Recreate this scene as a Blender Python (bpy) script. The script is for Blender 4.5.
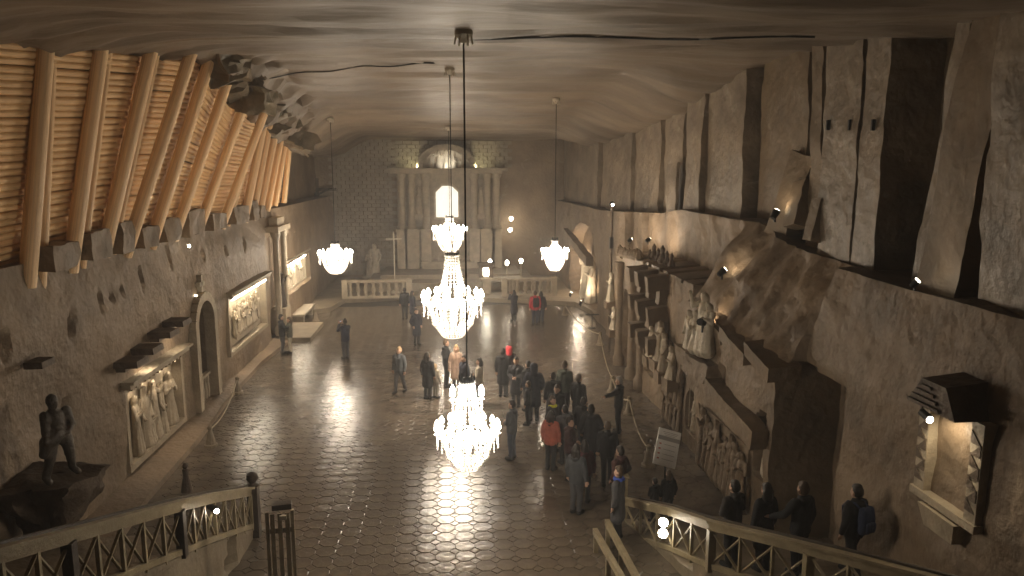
import bpy, bmesh, math, random
import numpy as np
from mathutils import Vector, Matrix, noise
random.seed(7); rng = random.Random(11)
S = bpy.context.scene; COL = S.collection
for o in list(bpy.data.objects): bpy.data.objects.remove(o)
PI = math.pi

# ------------------------------------------------------------------ camera
F = 740.0; CAM = Vector((0, 0, 8.0))
pitch = math.atan(118 / F); yaw = math.atan(62 / F * math.cos(pitch))
fwd = Vector((math.sin(yaw) * math.cos(pitch), math.cos(yaw) * math.cos(pitch), -math.sin(pitch)))
rgt = Vector((math.cos(yaw), -math.sin(yaw), 0)); upv = rgt.cross(fwd)
cd = bpy.data.cameras.new('camera'); cam = bpy.data.objects.new('camera', cd); COL.objects.link(cam)
cd.sensor_width = 36; cd.lens = F / 1024 * 36; cd.clip_end = 200; cd.clip_start = .05
M3 = Matrix((rgt, upv, -fwd)).transposed(); cam.matrix_world = Matrix.Translation(CAM) @ M3.to_4x4()
S.camera = cam
def ray(px, py): return fwd + rgt * ((px - 512) / F) + upv * ((288 - py) / F)
def Pz(px, py, z=0.): r = ray(px, py); return CAM + r * ((z - CAM.z) / r.z)
def Px(px, py, x): r = ray(px, py); return CAM + r * ((x - CAM.x) / r.x)
def Py(px, py, y): r = ray(px, py); return CAM + r * ((y - CAM.y) / r.y)
def proj(p):
    v = Vector(p) - CAM; d = v.dot(fwd); return 512 + F * v.dot(rgt) / d, 288 - F * v.dot(upv) / d, d

# ------------------------------------------------------------------ world, exposure
w = bpy.data.worlds.new('world'); S.world = w; w.use_nodes = True
w.node_tree.nodes['Background'].inputs[0].default_value = (.9, .75, .55, 1)
w.node_tree.nodes['Background'].inputs[1].default_value = 0.0
S.view_settings.view_transform = 'Standard'; S.view_settings.look = 'None'
S.view_settings.exposure = 0.36; S.view_settings.gamma = 1; S.view_settings.use_curve_mapping = False
CH_W = 800.0      # watts of one big chandelier
WARM = (1.0, .80, .585)

# ------------------------------------------------------------------ materials
MATS = {}
def mat(name, col, rough=.7, var=.25, scale=3., bump=.2, bscale=None, metal=0., emit=None, estr=0., spec=.4, col2=None, trans=0., stretch=None, vein=None, detail=6, wear=None):
    if name in MATS: return MATS[name]
    m = bpy.data.materials.new(name); m.use_nodes = True; MATS[name] = m
    nt = m.node_tree; N = nt.nodes; L = nt.links; b = N['Principled BSDF']
    b.inputs['Roughness'].default_value = rough; b.inputs['Metallic'].default_value = metal
    b.inputs['Specular IOR Level'].default_value = spec
    if trans: b.inputs['Transmission Weight'].default_value = trans
    c2 = col2 or tuple(max(0, c * (1 - var)) for c in col); c1 = tuple(min(1, c * (1 + var * .7)) for c in col) if not col2 else col
    if var > 0 or col2:
        tc = N.new('ShaderNodeTexCoord'); mp = N.new('ShaderNodeMapping'); L.new(tc.outputs['Object'], mp.inputs[0])
        if stretch: mp.inputs['Scale'].default_value = stretch
        n = N.new('ShaderNodeTexNoise'); n.inputs['Scale'].default_value = scale; n.inputs['Detail'].default_value = detail; n.inputs['Roughness'].default_value = .6
        L.new(mp.outputs[0], n.inputs['Vector'])
        r = N.new('ShaderNodeValToRGB'); r.color_ramp.elements[0].position = .34; r.color_ramp.elements[1].position = .68
        r.color_ramp.elements[0].color = (*c2, 1); r.color_ramp.elements[1].color = (*c1, 1)
        L.new(n.outputs['Fac'], r.inputs[0]); out = r.outputs[0]
        if vein:
            n2 = N.new('ShaderNodeTexNoise'); n2.inputs['Scale'].default_value = vein[1]; n2.inputs['Detail'].default_value = 9; n2.inputs['Distortion'].default_value = 1.2
            L.new(mp.outputs[0], n2.inputs['Vector'])
            r2 = N.new('ShaderNodeValToRGB'); e = r2.color_ramp.elements
            e[0].position = .62; e[0].color = (0, 0, 0, 1); e[1].position = .74; e[1].color = (1, 1, 1, 1)
            L.new(n2.outputs['Fac'], r2.inputs[0]); mx = N.new('ShaderNodeMixRGB'); mx.inputs[2].default_value = (*vein[0], 1)
            ml = N.new('ShaderNodeMath'); ml.operation = 'MULTIPLY'; ml.inputs[1].default_value = vein[2]
            L.new(r2.outputs[0], ml.inputs[0]); L.new(ml.outputs[0], mx.inputs[0]); L.new(out, mx.inputs[1]); out = mx.outputs[0]
        L.new(out, b.inputs['Base Color'])
        if bump:
            nb = N.new('ShaderNodeTexNoise'); nb.inputs['Scale'].default_value = bscale or scale * 4; nb.inputs['Detail'].default_value = 8
            L.new(mp.outputs[0], nb.inputs['Vector']); bp = N.new('ShaderNodeBump'); bp.inputs['Strength'].default_value = bump; bp.inputs['Distance'].default_value = .06
            L.new(nb.outputs['Fac'], bp.inputs['Height']); L.new(bp.outputs[0], b.inputs['Normal'])
    else: b.inputs['Base Color'].default_value = (*col, 1)
    if emit: b.inputs['Emission Color'].default_value = (*emit, 1); b.inputs['Emission Strength'].default_value = estr
    return m
ROCK = mat('rock_salt_wall', (.215, .155, .098), .62, .34, .55, .8, 6., vein=((.36, .31, .235), 1.7, .35))
ROCKR = mat('rock_salt_wall_rough', (.185, .132, .082), .6, .38, .7, 1., 4.5, vein=((.33, .28, .21), 1.3, .4))
SLAB = mat('rock_slab', (.225, .175, .122), .5, .42, .8, 1., 3.5, vein=((.48, .43, .34), 1.1, .55))
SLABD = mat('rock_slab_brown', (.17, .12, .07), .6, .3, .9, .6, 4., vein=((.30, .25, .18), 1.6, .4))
CEIL = mat('ceiling_rock', (.195, .148, .102), .5, .40, .45, .7, 2.2, stretch=(.35, 1.3, 1), vein=((.30, .26, .20), .9, .25))
TILE = mat('salt_floor_tile', (.125, .098, .070), .21, .30, 1.6, .22, 7., spec=.5)
GROUT = mat('floor_grout', (.045, .036, .026), .6, .25, 4., .2)
CARVE = mat('carved_salt', (.36, .30, .215), .55, .22, 2.5, .35, 14.)
CARVEL = mat('carved_salt_pale', (.50, .44, .34), .5, .18, 2.5, .3, 14.)
STEP = mat('stair_stone', (.24, .195, .135), .6, .25, 2., .4, 9.)
BRICK = mat('salt_brick', (.27, .225, .165), .6, .25, 1.5, .4, 12.)
LOG = mat('peeled_log', (.82, .54, .27), .55, .28, 2.2, .25, 10., stretch=(.5, 5, 5))
POLE = mat('pale_pole', (.88, .60, .33), .5, .25, 1.6, .25, 9., stretch=(4, 4, .5))
RAIL = mat('painted_rail_wood', (.30, .245, .15), .42, .25, 3., .2, 20.)
RAILD = mat('dark_newel_wood', (.055, .04, .028), .5, .3, 3., .2, 16.)
BLACK = mat('black_iron', (.012, .012, .012), .45, 0)
CABLE = mat('cable_black', (.02, .018, .016), .6, 0)
CRYS = mat('salt_crystal', (.92, .90, .86), .12, 0, spec=.8)
BULB = mat('bulb_glow', (1, 1, 1), .4, 0, emit=(1, .93, .80), estr=60)
LENS = mat('spot_lens_glow', (1, 1, 1), .4, 0, emit=(1, .90, .70), estr=28)
STRIP = mat('strip_glow', (1, 1, 1), .4, 0, emit=(1, .90, .72), estr=50)
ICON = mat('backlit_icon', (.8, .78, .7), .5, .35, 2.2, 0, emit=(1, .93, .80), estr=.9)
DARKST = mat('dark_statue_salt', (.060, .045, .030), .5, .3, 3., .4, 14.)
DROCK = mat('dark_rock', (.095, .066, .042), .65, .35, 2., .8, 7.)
WHITEB = mat('sign_board_white', (.78, .77, .74), .5, .05, 3., 0)
GREYB = mat('sign_band_grey', (.30, .29, .28), .5, 0)
DARKT = mat('sign_print_dark', (.12, .10, .10), .5, 0)
REDP = mat('sign_print_red', (.45, .14, .12), .5, 0)
FOIL = mat('loose_rock', (.20, .165, .115), .4, .4, 1.2, .9, 5.)

# ------------------------------------------------------------------ mesh helpers
def link(name, me, m=None, parent=None, loc=None, rot=None, scl=None):
    o = bpy.data.objects.new(name, me); COL.objects.link(o)
    if m is not None and me is not None:
        if len(me.materials) == 0: me.materials.append(m)
        elif me.materials[0] != m:
            o.material_slots[0].link = 'OBJECT'; o.material_slots[0].material = m
    if parent is not None: o.parent = parent
    if loc is not None: o.location = loc
    if rot is not None: o.rotation_euler = rot
    if scl is not None: o.scale = scl if hasattr(scl, '__len__') else (scl,) * 3
    return o
def tag(o, label, cat, group=None):
    o['label'] = label; o['category'] = cat
    if group: o['group'] = group
    return o
def struct(o, label=None):
    o['kind'] = 'structure'
    if label: o['label'] = label
    return o
def thing(name, label, cat, loc=(0, 0, 0), rz=0, group=None):
    o = bpy.data.objects.new(name, None); COL.objects.link(o); o.location = loc; o.rotation_euler = (0, 0, rz); o.empty_display_size = .2
    return tag(o, label, cat, group)
def pd(name, V, Fc, smooth=False, ang=None):
    me = bpy.data.meshes.new(name); me.from_pydata([tuple(v) for v in V], [], Fc); me.update()
    if smooth:
        me.shade_smooth()
        if ang: me.set_sharp_from_angle(angle=ang)
    return me
class MB:
    def __init__(s): s.V = []; s.F = []
    def add(s, V, Fc):
        n = len(s.V); s.V += [Vector(v) for v in V]; s.F += [tuple(i + n for i in f) for f in Fc]; return s
    def box(s, c, size, rot=None, taper=1.):
        V = []; hx, hy, hz = [a / 2 for a in size]
        for z, t in ((-hz, 1), (hz, taper)):
            for x, y in ((-hx, -hy), (hx, -hy), (hx, hy), (-hx, hy)):
                v = Vector((x * t, y * t, z)); v = rot @ v if rot else v; V.append(v + Vector(c))
        return s.add(V, [(3, 2, 1, 0), (4, 5, 6, 7), (0, 1, 5, 4), (1, 2, 6, 5), (2, 3, 7, 6), (3, 0, 4, 7)])
    def bar(s, a, b, wd, h, upref=(0, 0, 1)):
        a = Vector(a); b = Vector(b); d = (b - a).normalized(); sd = d.cross(Vector(upref))
        if sd.length < 1e-4: sd = d.cross(Vector((1, 0, 0)))
        sd.normalize(); u = sd.cross(d); V = []
        for p in (a, b):
            for x, y in ((-1, -1), (1, -1), (1, 1), (-1, 1)): V.append(p + sd * (x * wd / 2) + u * (y * h / 2))
        return s.add(V, [(0, 1, 2, 3), (7, 6, 5, 4), (0, 4, 5, 1), (1, 5, 6, 2), (2, 6, 7, 3), (3, 7, 4, 0)])
    def tube(s, pts, rad, n=8, cap=True):
        pts = [Vector(p) for p in pts]; R = rad if hasattr(rad, '__len__') else [rad] * len(pts); V = []; Fc = []
        d0 = (pts[1] - pts[0]).normalized(); a = d0.cross(Vector((0, 0, 1)))
        if a.length < 1e-3: a = Vector((1, 0, 0))
        a.normalize()
        for i, p in enumerate(pts):
            d = (pts[min(i + 1, len(pts) - 1)] - pts[max(i - 1, 0)]).normalized(); a = (a - d * a.dot(d)).normalized(); b = d.cross(a)
            for k in range(n):
                t = 2 * PI * k / n; V.append(p + (a * math.cos(t) + b * math.sin(t)) * R[i])
        for i in range(len(pts) - 1):
            for k in range(n): k2 = (k + 1) % n; Fc.append((i * n + k, i * n + k2, (i + 1) * n + k2, (i + 1) * n + k))
        if cap: Fc.append(tuple(range(n - 1, -1, -1))); Fc.append(tuple(range((len(pts) - 1) * n, len(pts) * n)))
        return s.add(V, Fc)
    def lathe(s, prof, n=16, c=(0, 0, 0)):
        V = []; Fc = []; c = Vector(c)
        for r, z in prof:
            for k in range(n): t = 2 * PI * k / n; V.append(c + Vector((r * math.cos(t), r * math.sin(t), z)))
        for i in range(len(prof) - 1):
            for k in range(n): k2 = (k + 1) % n; Fc.append((i * n + k, i * n + k2, (i + 1) * n + k2, (i + 1) * n + k))
        Fc.append(tuple(range(n - 1, -1, -1))); Fc.append(tuple(range((len(prof) - 1) * n, len(prof) * n)))
        return s.add(V, Fc)
    def mesh(s, name, smooth=False, ang=None): return pd(name, s.V, s.F, smooth, ang)
    def obj(s, name, m, parent=None, smooth=False, ang=None, **k): return link(name, s.mesh(name, smooth, ang), m, parent, **k)
def fbm(x, y, z, o=4): return noise.fractal(Vector((x, y, z)), 1.0, 2.0, o)
def sstep(a, b, t):
    t = max(0., min(1., (t - a) / (b - a))); return t * t * (3 - 2 * t)
def interp(pts, t):
    if t <= pts[0][0]: return pts[0][1]
    for (a, va), (b, vb) in zip(pts, pts[1:]):
        if t <= b: return va + (vb - va) * (t - a) / (b - a)
    return pts[-1][1]
def grid(fn, us, vs, flip=False):
    V = [fn(u, v) for v in vs for u in us]; n = len(us); Fc = []
    for j in range(len(vs) - 1):
        for i in range(n - 1):
            q = (j * n + i, j * n + i + 1, (j + 1) * n + i + 1, (j + 1) * n + i); Fc.append(q[::-1] if flip else q)
    return V, Fc
def lin(a, b, st): n = max(1, int(round((b - a) / st))); return [a + (b - a) * i / n for i in range(n + 1)]
def rocky(size, seed, amp=.06, st=.25, lean=(0, 0), freq=.9, foot=1.):
    """a rough-hewn block with subdivided, displaced faces; centre of base at the origin"""
    bm = bmesh.new(); bmesh.ops.create_cube(bm, size=1)
    for ax in range(3):
        k = max(1, min(36, int(size[ax] / st)))
        ed = [e for e in bm.edges if abs((e.verts[0].co - e.verts[1].co)[ax]) > 1e-4 and all(abs((e.verts[0].co - e.verts[1].co)[q]) < 1e-4 for q in range(3) if q != ax)]
        if k > 1: bmesh.ops.subdivide_edges(bm, edges=ed, cuts=k - 1, use_grid_fill=True)
    for v in bm.verts:
        c = v.co; c.x *= size[0]; c.y *= size[1]; c.z = (c.z + .5) * size[2]
        t = c.z / size[2]; c.x *= foot + (1 - foot) * t; c.y *= foot + (1 - foot) * t; c.x += lean[0] * t; c.y += lean[1] * t
        q = c * freq + Vector((seed * 7.3, seed * 3.1, seed))
        c += Vector((fbm(*q), fbm(q.y, q.z, q.x + 9), fbm(q.z, q.x, q.y + 5) * .6)) * amp
        h_ = c * 3.1; c += Vector((fbm(*h_), fbm(h_.y, h_.z, h_.x + 9), 0)) * amp * .28
    me = bpy.data.meshes.new('rough_block'); bm.to_mesh(me); bm.free(); me.shade_smooth(); me.set_sharp_from_angle(angle=.6)
    return me
TMP = bpy.data.scenes.new('workbench')
def blob(chains, voxel=.02, jitter=0., seed=0, smooth_it=2, flat=None):
    """tapered chains fused into ONE continuous surface"""
    bm = bmesh.new()
    for ch in chains:
        for i in range(len(ch)):
            p, r = Vector(ch[i][0]), ch[i][1]
            bmesh.ops.create_icosphere(bm, subdivisions=2, radius=r, matrix=Matrix.Translation(p))
            if i:
                q, s = Vector(ch[i - 1][0]), ch[i - 1][1]; d = p - q
                if d.length > 1e-5:
                    mt = Matrix.Translation((p + q) / 2) @ d.to_track_quat('Z', 'Y').to_matrix().to_4x4()
                    bmesh.ops.create_cone(bm, cap_ends=True, segments=12, radius1=s, radius2=r, depth=d.length, matrix=mt)
    me = bpy.data.meshes.new('tmp'); bm.to_mesh(me); bm.free()
    o = bpy.data.objects.new('tmp', me); TMP.collection.objects.link(o)
    md = o.modifiers.new('r', 'REMESH'); md.mode = 'VOXEL'; md.voxel_size = voxel
    if smooth_it: ms = o.modifiers.new('s', 'SMOOTH'); ms.iterations = smooth_it; ms.factor = .5
    TMP.view_layers[0].update(); dg = TMP.view_layers[0].depsgraph; out = bpy.data.meshes.new_from_object(o.evaluated_get(dg))
    bpy.data.objects.remove(o); bpy.data.meshes.remove(me)
    if jitter:
        nm = [v.normal.copy() for v in out.vertices]
        for v, nv in zip(out.vertices, nm):
            c = v.co; v.co = c + nv * (noise.noise(Vector((c.x * 14 + seed, c.y * 14, c.z * 9))) * jitter)
    if flat:
        for v in out.vertices: v.co.y *= flat
    out.materials.clear(); out.shade_smooth(); return out
def point(name, loc, watts, rad=.1, col=WARM, parent=None):
    l = bpy.data.lights.new(name, 'POINT'); l.energy = watts; l.shadow_soft_size = rad; l.color = col
    o = bpy.data.objects.new(name, l); COL.objects.link(o); o.location = loc; o.parent = parent; return o
def spotl(name, loc, target, watts, ang=70, rad=.05, col=WARM, blend=.6, parent=None):
    l = bpy.data.lights.new(name, 'SPOT'); l.energy = watts; l.shadow_soft_size = rad; l.color = col; l.spot_size = math.radians(ang); l.spot_blend = blend
    o = bpy.data.objects.new(name, l); COL.objects.link(o); o.location = loc
    o.rotation_euler = (Vector(target) - Vector(loc)).to_track_quat('-Z', 'Y').to_euler(); o.parent = parent; return o

# ================================================================== SETTING
# ---- floor with octagon tiles and diamond infill
fl = struct(MB().box((0, 25, -.06), (21, 62, .1)).obj('floor', GROUT), 'salt tile floor of octagons and small diamonds')
G = .42; CUT = .125; GAP = .012
def octa(h, c, g, b=.008):
    def ring(off, z): a = h - off; k = c - off * .6; return [(-a + k, -a, z), (a - k, -a, z), (a, -a + k, z), (a, a - k, z), (a - k, a, z), (-a + k, a, z), (-a, a - k, z), (-a, -a + k, z)]
    V = ring(0, -.012) + ring(0, 0 - b * .5) + ring(b, .0); Fc = []
    for j in range(2):
        for k in range(8): Fc.append((j * 8 + k, j * 8 + (k + 1) % 8, (j + 1) * 8 + (k + 1) % 8, (j + 1) * 8 + k))
    Fc.append(tuple(range(16, 24))); return V, Fc
def diam(r, b=.008):
    def ring(q, z): return [(q, 0, z), (0, q, z), (-q, 0, z), (0, -q, z)]
    V = ring(r, -.012) + ring(r, -b * .5) + ring(r - b, 0); Fc = [(j * 4 + k, j * 4 + (k + 1) % 4, (j + 1) * 4 + (k + 1) % 4, (j + 1) * 4 + k) for j in range(2) for k in range(4)]
    Fc.append((8, 9, 10, 11)); return V, Fc
oV, oF = octa(G / 2 - GAP / 2, CUT, GAP); dV, dF = diam(CUT - GAP * .9)
octme = pd('paving_tile', oV, oF); rest = MB(); near = []
for i in range(-20, 20):
    for j in range(22, 106):
        x, y = (i + .5) * G, (j + .5) * G
        if abs(x) > 8.35 or y > 43.6: continue
        px, py, d = proj((x, y, 0)); vis = 285 < px < 605 and py < 582
        near.append(((not vis), d, x, y))
near.sort()
for n, (nv, d, x, y) in enumerate(near):
    rt = Matrix.Rotation(rng.gauss(0, .006), 3, 'X') @ Matrix.Rotation(rng.gauss(0, .006), 3, 'Y'); dz = rng.gauss(0, .0015)
    if n < 300 and not nv:
        link('paving_tile', octme, TILE, fl, loc=(x, y, dz), rot=rt.to_euler())
    else: rest.add([rt @ Vector(v) + Vector((x, y, dz)) for v in oV], oF)
    rest.add([Vector(v) + Vector((x + G / 2, y + G / 2, rng.gauss(0, .0015))) for v in dV], dF)
ro = rest.obj('paving_tiles', TILE, fl); ro['kind'] = 'stuff'

# ---- ceiling
ZC = [(-6, 9.7), (8, 10.0), (13.5, 10.4), (18, 10.9), (25, 11.3), (31, 10.95), (37, 10.55), (45, 10.3), (56, 10.1)]
def zc0(x, y):
    z = interp(ZC, y) - .4 * sstep(-5.5, -8.6, x) * (1 - sstep(20, 25, y)); k = sstep(21, 27, y)
    z -= k * 1.15 * sstep(-5.2, -8.2, x) + sstep(20, 26, y) * .95 * sstep(5.5, 8.6, x) * (1 - sstep(44, 52, y))
    return z
def zc(x, y):
    r = fbm(x * .22, y * .5, 3.3, 5) * .15
    r += .10 * (noise.noise(Vector((x * .12, y * 1.1, 7.))))
    q = y + .12 * x + .8 * noise.noise(Vector((x * .3, y * .3, 1)))
    r += .06 * ((q * .42) % 1.0)                      # layered ledges
    rim = sstep(-4.8, -6.5, x) * sstep(20, 23, y) * (1 - sstep(34, 38, y)) + .35 * sstep(-6, -8, x)
    r += rim * .55 * (fbm(x * 1.3, y * 1.1, 8.8, 4))
    return zc0(x, y) + r
V, Fc = grid(lambda x, y: (x, y, zc(x, y)), lin(-10.2, 10.4, .2), lin(-5, 55, .2), True)
struct(link('ceiling', pd('ceiling', V, Fc, True, .5), CEIL), 'rough brown salt rock ceiling')

# ---- left wall (lower): panels and an arched doorway are cut into it
DOOR = (24.75, .78, 2.95)       # centre y, half width, springing height
def in_arch(y, z, cy, hw, zs, z0=.3):
    if z < z0: return False
    if z < zs: return abs(y - cy) < hw
    return (y - cy) ** 2 + ((z - zs) * .95) ** 2 < hw * hw
LX = -8.3
pits = [(Px(px, py, LX).y, Px(px, py, LX).z, .09 + .0022 * abs(px - 120) * .3, rz) for px, py, rz in ((73, 324, .3), (103, 302, .26), (115, 297, .16), (125, 290, .17), (145, 279, .34), (174, 257, .4), (205, 255, .2), (226, 251, .16), (246, 245, .3), (69, 406, .16), (9, 348, .3))]
def lx(y, z):
    x = LX + .10 * fbm(y * .35, z * .5, 1.7) + .025 * fbm(y * 1.8, z * 1.8, 4)
    x -= .25 * sstep(4.6, 6.1, z)
    if y < 17: x += .25 * (1 - sstep(10, 17, y)) * sstep(0, 3, 3.5 - z)
    for py_, pz_, ry_, rz_ in pits:
        q = ((y - py_ - (z - pz_) * .2) / ry_) ** 2 + ((z - pz_) / rz_) ** 2
        if q < 1.4: x -= .13 * (1 - sstep(.5, 1.4, q))
    if 18.75 < y < 22.75 and .35 < z < 2.5: x -= .30
    if in_arch(y, z, DOOR[0], DOOR[1], DOOR[2]): x -= 1.0
    if 27.7 < y < 33.3 and 1.15 < z < 3.25: x -= .22
    if 37.8 < y < 44 and 1.7 < z < 3.2: x -= .5
    x -= .5 * sstep(34.2, 35, y) * (1 - sstep(36.6, 37.2, y)) * (1 - sstep(4.8, 5.4, z))
    return x
LY = lin(2, 54.4, .1)
V, Fc = grid(lambda y, z: (lx(y, z), y, z), LY, lin(-.05, 6.15, .1), True)
wl = struct(link('wall_left', pd('wall_left', V, Fc, True, .6), ROCK), 'brown carved salt rock wall below the timber lining')
# shelf above it and the rock behind the timber
def shelf_l(y, t):
    x = lx(y, 6.15) - t * 1.8; return (x, y, 6.15 + .12 * fbm(y * .9, x, 2) * t + (t > .9) * .0)
V, Fc = grid(shelf_l, lin(2, 54.4, .3), [0, .3, .6, 1.], True)
link('shelf', pd('shelf', V, Fc, True, .6), ROCKR, wl)
V, Fc = grid(lambda y, z: (-9.6 + .25 * fbm(y * .4, z * .5, 5) + .0 * z, y, z), lin(2, 54.4, .4), lin(6, 11.6, .4), True)
link('upper_wall', pd('upper_wall', V, Fc, True, .6), ROCKR, wl)
# low kerb along the left wall
kp = [Vector((-6.4, 7, 0)), Pz(150, 500), Pz(200, 442), Pz(232, 398), Pz(262, 365), Pz(287, 345)]
kb = MB()
kx = lambda y: interp([(p.y, p.x) for p in sorted(kp, key=lambda p: p.y)], y)
V, Fc = grid(lambda y, t: ((kx(y), y, 0) if t == 0 else (kx(y) - .03, y, .14) if t == 1 else (-8.6, y, .30)), lin(7, 34.5, .4), [0, 1, 2], True)
struct(link('trim_1', pd('kerb', V, Fc, False), ROCK), 'pale low stone kerb along the left wall')

# ---- right wall (lower)
ZT = [(0, 5.95), (12, 5.95), (15, 6.0), (18, 6.15), (20, 6.55), (26, 6.6), (29, 6.3), (38, 5.95), (54, 5.8)]
def rx(y, z):
    zt = interp(ZT, y); n = .10 * fbm(y * .4, z * .5, 11.7) + .03 * fbm(y * 1.7, z * 1.7, 6)
    near_x = 7.45 + max(0, z - 4.2) * .27
    # recess added where the block only casts its shadow beside the stair
    if 13.1 < y < 14.7 and z < 3.95 + (y - 14.7) * .10: return near_x + .75 + n
    if y <= 14.7: x = near_x
    elif y < 20.6:
        ze = 3.85 + .25 * noise.noise(Vector((y * .8, 2, 2))) + (y - 14.7) * .09
        x = 6.8 if z < ze else 6.8 + .12 + (z - ze) * .72 + .22 * fbm(y * .8, z * .9, 3)
    elif y < 30.6:
        ze = 4.75 - .25 * sstep(27.5, 30, y); x = 6.95
        if z > ze + .12 * noise.noise(Vector((y * 2.1, 0, 3))): x = 8.35 + .2 * fbm(y * .5, z * .6, 1) - max(0, z - 5.6) * .1
        elif 26.2 < y < 27.2 and z < 4.3: x += .55
        elif in_arch(y, z, 28.6, .6, 2.6, 0): x += .75
        elif 23.9 < y < 25.7 and .9 < z < 4.4: x += .75
        elif 23.2 < y < 23.9 and 2.6 < z < 4.3: x += .35
    elif y < 32.4: x = 8.1
    else:
        x = 7.75
        if ((y - 43.) / 4.9) ** 2 + ((z - 2.0) / 2.9) ** 2 < 1 and z > .3: x += .75
    # rubble slope above the carved block
    if 15 < y < 24 and z > 4.0: x += .12 * abs(fbm(y * 1.3, z * 1.4, 9))
    # small niches
    if 17.35 < y < 17.75 and 2.35 < z < 3.1: x += .14
    if in_arch(y, z, 19.95, .38, 1.35, .55): x += .28
    if in_arch(y, z, 15.25, .22, 2.45, 1.2): x += .35
    return x + n
V, Fc = grid(lambda y, z: (rx(y, z * interp(ZT, y)), y, z * interp(ZT, y)), lin(2, 54.4, .1), lin(-.01, 1.0, .0166))
wr = struct(link('wall_right', pd('wall_right', V, Fc, True, .55), ROCKR), 'rough carved salt rock wall on the right')
V, Fc = grid(lambda y, t: (rx(y, interp(ZT, y)) * (1 - t) + 10.2 * t, y, interp(ZT, y) + (.10 * fbm(y * .8, t * 2, 2) if t > 0 else 0)), lin(2, 54.4, .2), [0, .12, .3, .6, 1.])
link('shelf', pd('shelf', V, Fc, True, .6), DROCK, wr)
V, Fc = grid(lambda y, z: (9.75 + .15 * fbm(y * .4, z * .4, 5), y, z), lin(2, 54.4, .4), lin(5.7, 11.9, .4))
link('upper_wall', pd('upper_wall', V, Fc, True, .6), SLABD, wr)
# rock slabs standing on the shelf: (y0, y1, face x, lean_x, lean_y, material, z drop)
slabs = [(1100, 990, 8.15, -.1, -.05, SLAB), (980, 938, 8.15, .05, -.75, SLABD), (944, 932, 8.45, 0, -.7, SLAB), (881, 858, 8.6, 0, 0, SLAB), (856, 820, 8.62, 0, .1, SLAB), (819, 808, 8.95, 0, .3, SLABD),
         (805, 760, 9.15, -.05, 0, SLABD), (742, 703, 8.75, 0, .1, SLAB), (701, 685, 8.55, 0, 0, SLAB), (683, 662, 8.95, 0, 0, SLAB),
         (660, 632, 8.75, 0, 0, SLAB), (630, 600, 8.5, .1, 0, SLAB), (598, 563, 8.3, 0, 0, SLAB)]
for k, (pa, pb, xf, l0, l1, m) in enumerate(slabs):
    a, b = Px(pa, 170, xf).y, Px(pb, 170, xf).y; a = max(a, 6.0); b = min(b, 54.6)
    zb = interp(ZT, (a + b) / 2) - .2; h = zc0(xf, (a + b) / 2) - zb + .35
    link('rock_slab', rocky((10.2 - xf, b - a, h), k + 1, .075, .16, (l0, l1), .55), m, wr, loc=((xf + 10.2) / 2, (a + b) / 2 - l1 * .5, zb))
for k, (px, py, xf, sz, rt) in enumerate([(783, 200, 8.85, (.5, .9, 2.3), (.25, .15, .2)), (797, 206, 8.75, (.4, .6, 1.2), (-.2, .3, 0)), (672, 195, 8.55, (.12, 1.15, 2.2), (0, .02, 0)), (812, 222, 8.5, (.3, .35, 1.), (0, .2, .1))]):
    p = Px(px, py, xf); link('leaning_slab', rocky(sz, 30 + k, .07, .2), SLABD if k < 2 else SLAB, wr, loc=(p.x, p.y, p.z - sz[2] * .45), rot=rt)
# wooden wedge holes in the tall pillar
for px in (828, 850, 873):
    p = Px(px, 125, 8.58); link('wedge_hole', MB().box((0, 0, 0), (.07, .05, .22)).mesh('wedge_hole'), BLACK, wr, loc=p)

# ---- back wall and the wall behind the viewer
V, Fc = grid(lambda x, z: (x, 54.2 + .12 * fbm(x * .5, z * .5, 2), z), lin(-10.2, 10.2, .3), lin(-.05, 11.2, .3))
wb = struct(link('wall_back', pd('wall_back', V, Fc, True, .6), ROCK), 'altar end wall of salt rock and salt bricks')
V, Fc = grid(lambda x, z: (x, -4.5 + .1 * fbm(x * .5, z * .5, 2), z), lin(-10.2, 10.4, .6), lin(-.05, 11.2, .6), True)
struct(link('wall_front', pd('wall_front', V, Fc, True, .6), ROCK), 'salt rock wall behind the viewer')
for sx, x0 in ((-1, -9.6), (1, 9.75)):
    V, Fc = grid(lambda y, z: (x0, y, z), lin(-5, 2.2, .9), lin(-.05, 11.2, .9), sx < 0)
    struct(link('wall_left_near' if sx < 0 else 'wall_right_near', pd('w', V, Fc), ROCK), 'side wall of rock beside the viewer')
# bricks, in running bond, on the end wall left and right of the altar and above the cornice
bmesh_brick = MB().box((0, 0, 0), (.56, .14, .25)).mesh('salt_brick')
def brickfield(x0, x1, z0, z1, y, keep=1., parent=wb):
    mb = MB(); r = 0; z = z0
    while z < z1:
        x = x0 + (r % 2) * .3
        while x < x1:
            if rng.random() < keep: mb.box((x + .29, y + rng.uniform(-.03, .03), z + .13), (.55 + rng.uniform(-.03, .01), .16, .245))
            x += .6
        z += .27; r += 1
    o = mb.obj('salt_bricks', BRICK, parent); o['kind'] = 'stuff'
brickfield(-8.6, -4.4, .5, 10., 54.02)
brickfield(-4.2, 4.1, 7.9, 10., 54.0)

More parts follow.
